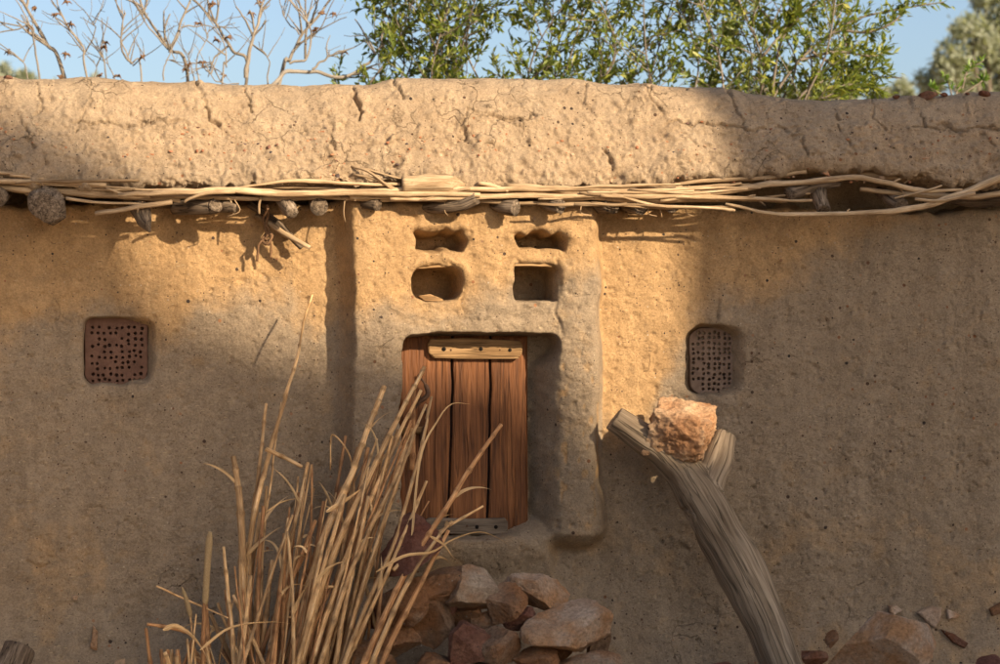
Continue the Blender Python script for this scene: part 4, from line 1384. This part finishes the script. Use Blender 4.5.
reed([(310, 700), (350, 570), (392, 480), (424, 404)], (-.9, -.5), 2.8, M_REED, 'pale reed crossing the door latch', leaves=1, tone=.9)
reed([(411, 470), (412, 430), (413, 384)], (-.36, -.34), 3.0, M_REED_DARK, 'short upright brown reed standing in front of the latch', leaves=0, tone=.5)
reed([(330, 700), (365, 610), (398, 530), (423, 445), (434, 396)], (-.94, -.6), 2.6, M_REED, 'reed bending up towards the curved leaf over the door', leaves=1, tone=.75)
reed([(350, 705), (376, 634), (412, 562), (446, 508), (474, 462), (502, 424)], (-1.0, -.66), 3.6, M_REED_DARK, 'frayed reed reaching furthest right across the door planks', leaves=2, tone=.75)
reed([(366, 705), (392, 640), (425, 576), (448, 530)], (-1.02, -.8), 3.2, M_REED_DARK, 'brown reed ending over the dark red rock', leaves=1, tone=.6)
reed([(356, 705), (390, 620), (415, 570), (438, 536), (452, 522)], (-1.0, -.78), 2.6, M_REED, 'pale reed in front of the stone pile', leaves=1, tone=.85)
reed([(394, 570), (420, 545), (446, 528), (484, 506)], (-.84, -.7), 2.2, M_REED, 'pale straw piece lying across the bottom batten', leaves=0, tone=.9, taper=.6)
reed([(266, 449), (283, 457), (302, 467)], (-.5, -.5), 2.4, M_REED, 'short broken reed piece lying almost level between the stalks', leaves=0, tone=.7)
reed([(157, 586), (190, 601), (228, 618)], (-.72, -.8), 1.0, M_REED, 'thin pale straw poking out to the left', leaves=0, tone=1.0)
reed([(188, 632), (166, 627), (146, 624)], (-.88, -.9), 2.0, M_REED_DARK, 'bent over brown reed at the far left', leaves=0, tone=.7)
reed([(156, 700), (151, 664), (147, 628)], (-.9, -.9), 2.2, M_REED_DARK, 'leftmost upright reed under the bent over one', leaves=0, tone=.7)
reed([(172, 700), (168, 664), (164, 652)], (-.95, -.95), 2.6, M_REED, 'short cut reed stub at the lower left', leaves=0, tone=.8)
reed([(180, 700), (178, 670), (177, 656)], (-.95, -.95), 3.0, M_REED, 'second short cut reed stub at the lower left', leaves=0, tone=.8)
reed([(290, 664), (330, 600), (355, 480), (334, 435), (330, 470)], (-.6, -.5), 1.2, M_REED, 'thin drooping straw inside the bundle', leaves=0, tone=.5)
reed([(300, 700), (308, 600), (330, 520), (345, 436)], (-.66, -.34), 2.6, M_REED_DARK, 'brown reed with a leafy tip in the middle of the bundle', leaves=1)
# the curved dry leaf over the door and the one over the rocks
for pts, Y_, w_, tn, lb in (([(410, 560), (420, 460), (438, 420), (452, 404), (470, 404)], (-.85, -.62), .0055, .5, 'curved brown leaf blade arching over the left door plank'),
                            ([(376, 572), (404, 556), (432, 552), (452, 540), (478, 532), (498, 538), (512, 548)], (-1.0, -.86), .0075, .9, 'curled pale leaf blade draped over the stone pile'),
                            ([(430, 536), (444, 545), (452, 556), (460, 562)], (-.96, -.94), .0075, .8, 'short folded leaf blade on the brown angular stone'),
                            ([(163, 630), (176, 626), (192, 636), (204, 652), (212, 672)], (-.92, -.9), .012, .85, 'broad curled leaf blade at the left foot of the reeds'),
                            ([(200, 650), (230, 628), (270, 622), (300, 625)], (-.95, -.9), .007, .95, 'pale level leaf blade across the left stalks'),
                            ([(326, 512), (346, 500), (360, 490), (368, 484)], (-.7, -.66), .011, .95, 'broad pale leaf blade in the middle of the bundle'),
                            ([(266, 512), (282, 502), (300, 498), (326, 494)], (-.6, -.56), .004, .9, 'thin leaf blade between the middle stalks')):
    y = np.linspace(Y_[0], Y_[1], len(pts))
    P = spline([at(a_[0], a_[1], b_) for a_, b_ in zip(pts, y)], 26)
    V, F, G = ribbon(P, w_, 1.6, tn, len(pts))
    mb = MB(); mb.add(V, F, G, tn)
    tag(mb.build('dry_leaf', M_LEAF_DRY), lb, 'dry leaf', 'loose dry leaf blades among the reeds')
# the mass of the bundle
# tips thin out towards the right so the stones stay visible
eu = [150, 180, 200, 225, 240, 262, 285, 300, 330, 345, 365, 385, 405, 424, 440, 452, 470]
ev = [655, 640, 600, 580, 520, 470, 500, 460, 450, 450, 440, 425, 415, 400, 440, 480, 520]
for k in range(98):
    tu = 165 + 270 * rs.beta(1.9, 1.6)
    if k < 14: tu = rs.uniform(150, 240)
    tv = np.interp(tu, eu, ev) + rs.exponential(46) + rs.uniform(0, 10)
    tv = min(tv, 650)
    lean = np.interp(tu, [150, 230, 300, 380, 450], [-14, 6, 46, 84, 100]) * (700 - tv) / 300 * rs.uniform(.75, 1.25) + rs.normal(0, 20)
    bu_ = tu - lean
    y0 = rs.uniform(-1.0, -.55); y1 = y0 + (.45 if tv < 520 else .2) * rs.uniform(.3, .9)
    y1 = min(y1, -.36)
    mid = ((tu + bu_) / 2 - rs.normal(0, 2) - lean * .02, (tv + 705) / 2)
    reed([(bu_, 705), mid, (tu, tv)], (y0, y1), rs.choice([rs.uniform(.9, 1.7), rs.uniform(1.9, 2.9)]), taper=rs.uniform(.6, .98), leaves=rs.choice([0, 0, 0, 1, 1]), tone=rs.uniform(.15, 1.0))


# ------------------------------------------------------------------ trees
def leaf_cloud(C, DIR, size, seed, tone_bias=0.0, wid=.30):
    """diamond shaped folded leaves at points C pointing along DIR; one mesh"""
    r = np.random.RandomState(seed)
    n = len(C)
    d = DIR / (np.linalg.norm(DIR, axis=1)[:, None] + 1e-9)
    up = r.normal(size=(n, 3)) * .7 + np.array([0, -.3, 1.0])
    s_ = np.cross(d, up); s_ /= np.linalg.norm(s_, axis=1)[:, None] + 1e-9
    nn_ = np.cross(s_, d)
    L = size * r.uniform(.6, 1.25, n)[:, None]
    w = L * wid
    a = C
    m1 = C + d * L * .45 + s_ * w * .5 + nn_ * L * .04
    m2 = C + d * L * .45 - s_ * w * .5 + nn_ * L * .04
    e = C + d * L - nn_ * L * .10
    c = C + d * L * .5 - nn_ * L * .03
    V = np.stack([a, m1, c, m2, e], 1).reshape(-1, 3)
    b_ = (np.arange(n) * 5)[:, None]
    F = np.concatenate([b_ + [0, 1, 2], b_ + [0, 2, 3], b_ + [1, 4, 2], b_ + [2, 4, 3]])
    tone = np.clip(r.beta(2, 2.6, n) + tone_bias, 0, 1)
    return V, F, np.repeat(tone, 5)


def grow(p, d, L, r, rs_, out, tips, depth, bend=.25, up=.1, kids=(2, 4), shrink=.66, spread=.7, nseg=6):
    """recursive limb; out collects (points, radii)"""
    P = [p]; d = d / np.linalg.norm(d)
    for i in range(nseg):
        d = d + rs_.normal(0, bend / nseg ** .5 * .6, 3) + np.array([0, 0, up / nseg])
        d /= np.linalg.norm(d)
        P.append(P[-1] + d * L / nseg)
    P = np.array(P)
    R = np.linspace(r, r * (.55 if depth > 0 else .3), len(P))
    out.append((P, R, depth))
    if depth == 0:
        tips.append(P)
        return
    for k in range(rs_.randint(kids[0], kids[1] + 1)):
        i = rs_.randint(max(1, nseg // 3), nseg + 1)
        ax = rs_.normal(0, 1, 3); ax -= d * (ax @ d); ax /= np.linalg.norm(ax)
        nd = d * (1 - spread * .5) + ax * spread
        grow(P[i], nd, L * shrink * rs_.uniform(.75, 1.2), R[i] * .62, rs_, out, tips, depth - 1, bend, up, kids, shrink, spread, nseg)


def leafy_tree(name, label, cat, base, stems, seed, leafmat, size, per, depth=3, r0=.035, group=None, spread=.75, kids=(3, 4), shrink=.62, tb=0, up=.15, twigmat=M_TWIG, wid=.30, clip=None):
    r = np.random.RandomState(seed)
    out, tips = [], []
    for tgt, L in stems:
        # a bare stem from the ground to the foot of the crown, then the branching
        f = np.array(tgt, float)
        P = spline([base, (np.array(base) * .5 + f * .5) + r.normal(0, .08, 3), f], 12)
        out.append((P, np.linspace(r0, r0 * .7, 12), 9))
        dirv = P[-1] - P[-3]
        dirv = dirv / np.linalg.norm(dirv) + np.array([0, 0, .3])
        grow(f, dirv, L, r0 * .7, r, out, tips, depth, .5, up, kids, shrink, spread)
    tb_ = MB()
    for P, R, dp in out:
        tb_.tube(P, R, 6 if dp > 1 else 4, r.uniform(.3, .8), 0, int(r.randint(1000)), caps=False)
    root = empty(name, base)
    tag(root, label, cat, group)
    child_static(tb_.build('trunk', twigmat), root)
    C, Dr = [], []
    for P in tips:
        for k in range(per):
            t = r.uniform(.1, 1.0) * (len(P) - 1.001)
            i = int(t); q_ = P[i] * (1 - t + i) + P[i + 1] * (t - i)
            C.append(q_ + r.normal(0, size * .12, 3))
            Dr.append((P[i + 1] - P[i]) / np.linalg.norm(P[i + 1] - P[i]) * .9 + r.normal(0, .6, 3))
    C, Dr = np.array(C), np.array(Dr)
    V, F, T = leaf_cloud(C, Dr, size, seed + 1, tb, wid)
    me = mesh_np('crown', V, F, {'tone': T})
    child_static(link('crown', me, leafmat, None, False), root)
    return root


def child_static(o, parent):
    o.parent = parent
    o.matrix_parent_inverse = Matrix.Translation(-Vector(parent.location))
    return o


BY = 4.0


def gp(u, Y):
    p = at(u, 332, Y); return (p[0], Y, 0.0)


GS = 'green shrubs growing behind the house'
def bushy(name, label, cat, base, stems, seed, leafmat, size, group, wid=.30, twig=(.16, .46), every=.042, per=15, r0=.014, tb=0.0):
    """stems rise from the ground; side twigs along them carry the leaves"""
    r = np.random.RandomState(seed)
    tb_ = MB(); C, Dr = [], []
    for P, z0 in stems:
        n_ = len(P)
        tb_.tube(P, np.linspace(r0, .003, n_), 6, r.uniform(.2, .8), 0, int(r.randint(900)), caps=False)
        L = np.concatenate([[0], np.cumsum(np.linalg.norm(np.diff(P, axis=0), axis=1))])
        for l in np.arange(0, L[-1], every):
            i = min(np.searchsorted(L, l), n_ - 2)
            if P[i][2] < z0 or r.rand() < .12: continue
            d = P[i + 1] - P[i]; d /= np.linalg.norm(d)
            ax = r.normal(0, 1, 3); ax[2] *= .5; ax -= d * (ax @ d); ax /= np.linalg.norm(ax)
            o2, tp = [], []
            grow(P[i], d * .45 + ax * .8 + [0, 0, .1], r.uniform(*twig), .0042, r, o2, tp, 1 if r.rand() < .45 else 0, .5, .12, (1, 2), .6, .7, 6)
            for q_, R_, dp in o2:
                tb_.tube(q_, np.maximum(R_, .0016), 3, r.uniform(.3, .9), 0, 2, caps=False)
                for k in range(per):
                    t = r.uniform(.12, 1) * (len(q_) - 1.001); m_ = int(t)
                    tg = q_[m_ + 1] - q_[m_]; tg /= np.linalg.norm(tg)
                    C.append(q_[m_] + (q_[m_ + 1] - q_[m_]) * (t - m_)); Dr.append(tg * .9 + r.normal(0, .55, 3) + [0, 0, .15])
    root = empty(name, base); tag(root, label, cat, group)
    child_static(tb_.build('trunk', M_TWIG), root)
    V, F, T = leaf_cloud(np.array(C), np.array(Dr), size, seed + 1, tb, wid)
    child_static(link('crown', mesh_np('crown', V, F, {'tone': T}), leafmat, None, False), root)
    return root


shr = [
    ('dense sunlit green shrub behind the roof above the door niches', 440, (352, 548), 13, 71, 14),
    ('loosely leaved green shrub behind the roof right of the densest one', 605, (556, 668), 7, 72, 11),
    ('wide green shrub with long arching twigs behind the right part of the roof', 745, (684, 840), 12, 73, 14),
]
for lb, cu, (ua, ub), ns_, sd_, per in shr:
    rr_ = np.random.RandomState(sd_)
    stems = []
    for k in range(ns_):
        ut = ua + (ub - ua) * (k + rr_.uniform(.1, .9)) / ns_
        y_ = BY + rr_.uniform(-.35, .55)
        um = cu + (ut - cu) * .75
        top = rr_.uniform(-120, 10)
        P = spline([np.array(gp(cu + rr_.uniform(-6, 6), BY)), at(um, 250, (BY + y_) / 2), at(ut, 120, y_), at(ut + rr_.uniform(-34, 44), 50, y_), at(ut + rr_.uniform(-80, 100), top, y_ + rr_.uniform(-.2, .2))], 46)
        stems.append((P, at(500, 128 if ut < 700 else 140, BY)[2]))
    bushy('green_shrub', lb, 'shrub', gp(cu, BY), stems, sd_, M_LEAF, .064, GS, per=per, wid=.34)
# arching leafy twigs at the right of the last shrub are part of a small sapling
out = []
r = np.random.RandomState(8)
root = empty('arching_shrub', gp(830, BY)); tag(root, 'sparse shrub whose thin arching branches reach right over the roof line', 'shrub', GS)
tb_ = MB(); C, Dr = [], []
for pts in ([(765, 110), (800, 60), (850, 22), (906, 8), (944, 2)], [(780, 115), (815, 85), (850, 76), (902, 78)], [(790, 115), (830, 95), (866, 88)], [(770, 110), (782, 40), (812, 6), (850, -30)],
            [(840, 30), (868, 32), (896, 20), (912, -6)], [(800, 60), (836, 52), (872, 56), (888, 50)], [(812, 52), (842, 68), (880, 70)], [(760, 60), (790, 20), (800, -20)], [(826, 88), (858, 84), (878, 92)]):
    P = spline([at(u_, v_, BY - .3 + r.uniform(-.1, .1)) for u_, v_ in pts], 26)
    tb_.tube(P, np.linspace(.012, .004, 26), 5, .5, 0, 3, caps=False)
    for k in range(60):
        t = r.uniform(.25, .96) * 25 * .999; i = int(t)
        q_ = P[i]
        sgn = r.normal(0, 1, 3)
        tw = np.array([0, 0, .3]) + sgn * .6 + (P[i + 1] - P[i]) / np.linalg.norm(P[i + 1] - P[i])
        for s_ in range(3):
            C.append(q_ + tw * r.uniform(.0, .07)); Dr.append(tw + r.normal(0, .6, 3))
P = spline([gp(830, BY), at(790, 300, BY), at(770, 110, BY - .3)], 14)
tb_.tube(P, np.linspace(.03, .014, 14), 6, .5, 0, 1, caps=False)
child_static(tb_.build('trunk', M_TWIG), root)
V, F, T = leaf_cloud(np.array(C), np.array(Dr), .070, 9)
child_static(link('crown', mesh_np('crown', V, F, {'tone': T}), M_LEAF, None, False), root)

# a bright young shoot right behind the roof
root = empty('young_shoot', gp(962, 3.9)); tag(root, 'bright green young shoot just above the right end of the roof', 'plant')
tb_ = MB(); C, Dr = [], []
for pts in ([(962, 330), (955, 120), (962, 84), (974, 58)], [(955, 110), (950, 88), (944, 74)], [(960, 96), (978, 84), (986, 78)], [(958, 104), (938, 92), (930, 88)], [(962, 90), (968, 72), (984, 60)]):
    P = spline([at(u_, v_, 3.9) for u_, v_ in pts], 16)
    tb_.tube(P, np.linspace(.008, .003, 16), 5, .8, 0, 3, caps=False)
    for k in range(34):
        i = int(r.uniform(.45, .98) * 15)
        C.append(P[i]); Dr.append(r.normal(0, .7, 3) + np.array([0, 0, .7]))
tb_.tube([gp(962, 3.9), at(962, 330, 3.9)], [.012, .008], 5, .8, 0, 3, caps=False)
child_static(tb_.build('stem', M_TWIG), root)
V, F, T = leaf_cloud(np.array(C), np.array(Dr), .06, 19)
child_static(link('foliage', mesh_np('foliage', V, F, {'tone': T}), M_LEAF_BRIGHT, None, False), root)

# the bare tree at the left
root = empty('bare_tree', gp(185, 4.2)); tag(root, 'leafless tree with fanning grey twigs behind the left part of the roof', 'tree')
tb_ = MB(); pods = []
r = np.random.RandomState(61)
MAIN = [([(120, 300), (66, 82), (45, 40), (22, 0), (10, -30)], 3.0), ([(150, 300), (88, 82), (84, 50), (68, 25), (52, -10)], 1.6), ([(85, 55), (95, 30), (92, 20)], .9),
        ([(190, 300), (188, 82), (168, 48), (146, 16), (136, -20)], 2.6), ([(170, 52), (178, 30), (190, 0), (196, -20)], 1.8), ([(168, 48), (150, 30), (140, 10)], 1.2),
        ([(200, 300), (246, 82), (232, 50), (216, 24), (190, -4), (184, -20)], 2.4), ([(246, 78), (250, 50), (258, 22), (266, -8)], 2.6), ([(228, 45), (214, 60), (208, 78)], 1.3),
        ([(240, 300), (279, 82), (290, 60), (302, 34), (322, 12), (336, -8)], 2.8), ([(290, 62), (304, 60), (312, 40), (306, 18), (290, 0)], 1.5), ([(305, 60), (306, 20), (304, -10)], 1.6),
        ([(262, 100), (284, 74), (312, 72), (342, 77), (365, 66), (380, 46), (384, 20)], 2.6), ([(312, 70), (326, 58), (340, 50)], 1.5), ([(268, 84), (268, 60), (258, 42)], .9),
        ([(140, 300), (142, 82), (130, 62), (122, 40), (124, 10)], 1.3), ([(132, 64), (120, 46), (124, 20), (126, 12)], 1.2), ([(100, 300), (32, 90), (22, 62), (8, 52)], 1.0), ([(134, 66), (144, 56)], .8),
        ([(60, 300), (40, 88), (34, 44), (30, 26), (14, 30), (-10, 36)], 1.4), ([(210, 300), (222, 82), (226, 66), (222, 40), (208, 16)], 1.2), ([(106, 90), (104, 60), (96, 46)], 1.0),
        ([(200, 85), (196, 60), (206, 40), (210, 26)], .9), ([(120, 88), (108, 66), (104, 58)], .8), ([(240, 84), (218, 82), (206, 70)], .9), ([(180, 27), (206, 26), (226, 28)], .9),
        ([(300, 34), (286, 20), (282, 6)], .9), ([(164, 80), (166, 62), (176, 58)], .9), ([(92, 84), (96, 70), (94, 60)], .7), ([(196, 84), (190, 66), (188, 50)], .9)]
for pts, rw in MAIN:
    off = r.uniform(-.25, .25)
    W_ = [at(u_, v_, 4.2 + off) for u_, v_ in pts]
    if pts[0][1] >= 300: W_ = [np.array(gp(185, 4.2))] + W_
    n_ = max(10, len(W_) * 7)
    P = spline(W_, n_)
    P += np.stack([n2(np.arange(n_) * .35, np.zeros(n_) + off * 90, 1), np.zeros(n_), n2(np.arange(n_) * .35, np.zeros(n_) + off * 90 + 9, 1)], -1) * .010
    s_ = px_at(4.2)
    tb_.tube(P, np.linspace(rw * .95 * s_, rw * .4 * s_, n_), 6, r.uniform(.35, .9), .08, int(r.randint(500)), caps=False)
    # side twigs
    for k in range(int(3 + rw * 1.6)):
        i = int(r.uniform(.5, .98) * (n_ - 1))
        d = (P[min(i + 1, n_ - 1)] - P[i - 1]); d /= np.linalg.norm(d)
        ax = np.array([r.choice([-1, 1]) * d[2], r.normal(0, .5), -d[0] * .5])
        o2, tp = [], []
        grow(P[i], d * .55 + ax * r.uniform(.35, .8) + [0, 0, .15], r.uniform(.12, .34), .38 * rw * s_ + .0015, r, o2, tp, 1 if r.rand() < .5 else 0, .5, .1, (1, 2), .55, .7, 6)
        for q_, R_, dp in o2: tb_.tube(q_, np.maximum(R_, .0018), 4, r.uniform(.4, .9), 0, 2, caps=False)
        if r.rand() < .05 and tp: pods.append(tp[0][-1])
child_static(tb_.build('trunk', M_TWIG), root)
pods += [at(u_, v_, 4.1) for u_, v_ in ((36, 8), (67, 2), (56, 14), (71, 24), (104, 47), (8, 52), (66, 54), (29, 27), (322, 14), (344, 52), (142, 57), (188, 65), (212, 4), (316, 30), (334, 14), (216, 40), (60, 78), (118, 76), (224, 76), (100, 76))]
for k, c in enumerate(pods):
    mb = MB()
    for j in range(6):
        d = r.normal(0, 1, 3) * np.array([1, .8, .5]); d /= np.linalg.norm(d)
        mb.tube(np.array([c, c + d * .018 + [0, 0, .004], c + d * .036 - [0, 0, .010]]), [.008, .006, .001], 5, .2, 0, j, caps=False)
    child_static(mb.build('seed_pod', M_CORD), root)

# distant trees, soft in the photograph
def far_tree(lb, u_, Y_, blobs, sd_, n_, sz):
    r = np.random.RandomState(sd_)
    root = empty('distant_tree', gp(u_, Y_)); tag(root, lb, 'tree')
    s_ = px_at(Y_)
    C, Dr = [], []
    tb_ = MB()
    base = np.array(gp(u_, Y_))
    for bu_, bv_, br in blobs:
        c = at(bu_, bv_, Y_ + r.uniform(-1, 1))
        fork = base * .55 + c * .45; fork[0] = base[0] * .8 + c[0] * .2
        tb_.tube(spline([base, fork, c], 14), np.linspace(.16, .03, 14), 7, .4, .1, sd_, caps=False)
        m_ = int(n_ * (br / 24.0) ** 2)
        k_ = max(6, int(m_ / 26))
        d = r.normal(size=(k_, 3)); d /= np.linalg.norm(d, axis=1)[:, None]
        cc = c + d * (r.uniform(.25, 1.0, (k_, 1)) ** .6) * br * s_ * np.array([1, .8, .85])
        for q_ in cc:
            tb_.tube([c, (c + q_) / 2 + r.normal(0, .03, 3), q_], [.022, .012, .006], 4, .4, 0, 1, caps=False)
            e_ = r.normal(0, br * s_ * .16, (26, 3))
            C.append(q_ + e_); Dr.append(r.normal(0, .7, (26, 3)) + [0, 0, .4])
    child_static(tb_.build('trunk', M_TWIG), root)
    V, F, T = leaf_cloud(np.vstack(C), np.vstack(Dr), sz, sd_ + 1, 0, .42)
    child_static(link('crown', mesh_np('crown', V, F, {'tone': T}), M_LEAF_HAZED, None, False), root)


far_tree('hazy grey green tree far off above the right end of the roof', 1000, 42.0,
         [(950, 62, 22), (972, 36, 24), (1000, 20, 28), (1004, 60, 30), (930, 84, 18), (968, 78, 22), (1030, 40, 34), (985, -2, 18), (1060, 80, 34), (1000, 100, 34), (1040, 0, 26)], 81, 900, .2)
far_tree('low faint green tree far off behind the shrubs', 850, 50.0, [(790, 102, 16), (820, 96, 15), (848, 92, 14), (880, 98, 14), (905, 92, 12), (760, 100, 15)], 82, 1500, .22)
far_tree('low faint olive tree far off at the left end of the roof', 25, 52.0, [(0, 80, 14), (24, 84, 12), (-20, 84, 18), (48, 92, 12), (98, 90, 10)], 83, 1500, .22)

# ------------------------------------------------------------------ unseen mud walls added to shade the house (behind the viewer, right)
hz = np.array([math.sin(SUN_AZ), math.cos(SUN_AZ), 0.0])
pr_ = np.array([hz[1], -hz[0], 0.0])            # runs along the front of the shade caster


def cast_outline(pts, L):
    """photo pixels on the wall -> points on a vertical plane L metres off towards the sun"""
    res = []
    for u_, v_, o_ in pts:
        p = at(u_, v_, -o_)
        t = (L - p @ hz) / (S @ hz)
        w_ = p + S * t
        res.append((w_ @ pr_, w_[2]))
    return res


def shade_caster(name, label, cat, pts, L, th, ground_ends):
    """an added shade caster whose top edge follows the wanted shadow outline; thick, standing on the ground"""
    o2 = cast_outline(pts, L)
    a = sorted(o2)
    sa, za = np.array([p[0] for p in a]), np.array([p[1] for p in a])
    n_ = 160
    s_ = np.linspace(sa[0], sa[-1], n_)
    z_ = np.interp(s_, sa, za) + .06 * fbm2(s_, s_ * 0, 1.5, 4, L)
    V, F = [], []
    for i in range(n_):
        for (off, zz) in ((0, 0), (0, z_[i] - .1), (.08, z_[i]), (th - .08, z_[i]), (th, z_[i] - .1), (th, 0)):
            p = pr_ * s_[i] + hz * (L + off) + np.array([0, 0, zz]); V.append(p)
    for i in range(n_ - 1):
        for j in range(5):
            F.append((i * 6 + j, i * 6 + j + 1, (i + 1) * 6 + j + 1, (i + 1) * 6 + j))
    bm = bmesh.new()
    vs = [bm.verts.new(v) for v in V]
    for f in F: bm.faces.new([vs[i] for i in f])
    bm.faces.new([vs[i] for i in range(6)]); bm.faces.new([vs[(n_ - 1) * 6 + i] for i in range(5, -1, -1)])
    bmesh.ops.recalc_face_normals(bm, faces=bm.faces[:])
    me = bpy.data.meshes.new(name); bm.to_mesh(me); bm.free()
    o = link(name, me, M_ROOF, None)
    me.set_sharp_from_angle(angle=math.radians(40))
    tag(o, label, cat)
    return o


# added shade casters, outlined where their shadow edge falls on the house front: (u, v, outward)
shade_caster('shade_wall', 'long uneven mud wall added unseen behind the viewer to shade the house front', 'wall',
          [(-110, 60, 0), (-40, 100, .0), (20, 138, .0), (70, 178, 0), (116, 212, .0), (150, 252, 0), (190, 306, 0), (250, 334, 0), (318, 348, 0), (420, 372, 0), (500, 380, .0), (530, 394, 0), (575, 450, 0), (606, 474, 0), (640, 466, 0), (700, 462, 0), (760, 470, 0)], 13.0, 1.2, 0)
shade_caster('shade_block', 'tall straight cornered mud block added unseen behind the viewer to shade the house front', 'house',
          [(679, 395, 0), (681, 40, 0), (800, 30, 0), (1180, 44, 0)], 10.0, 1.6, 0)
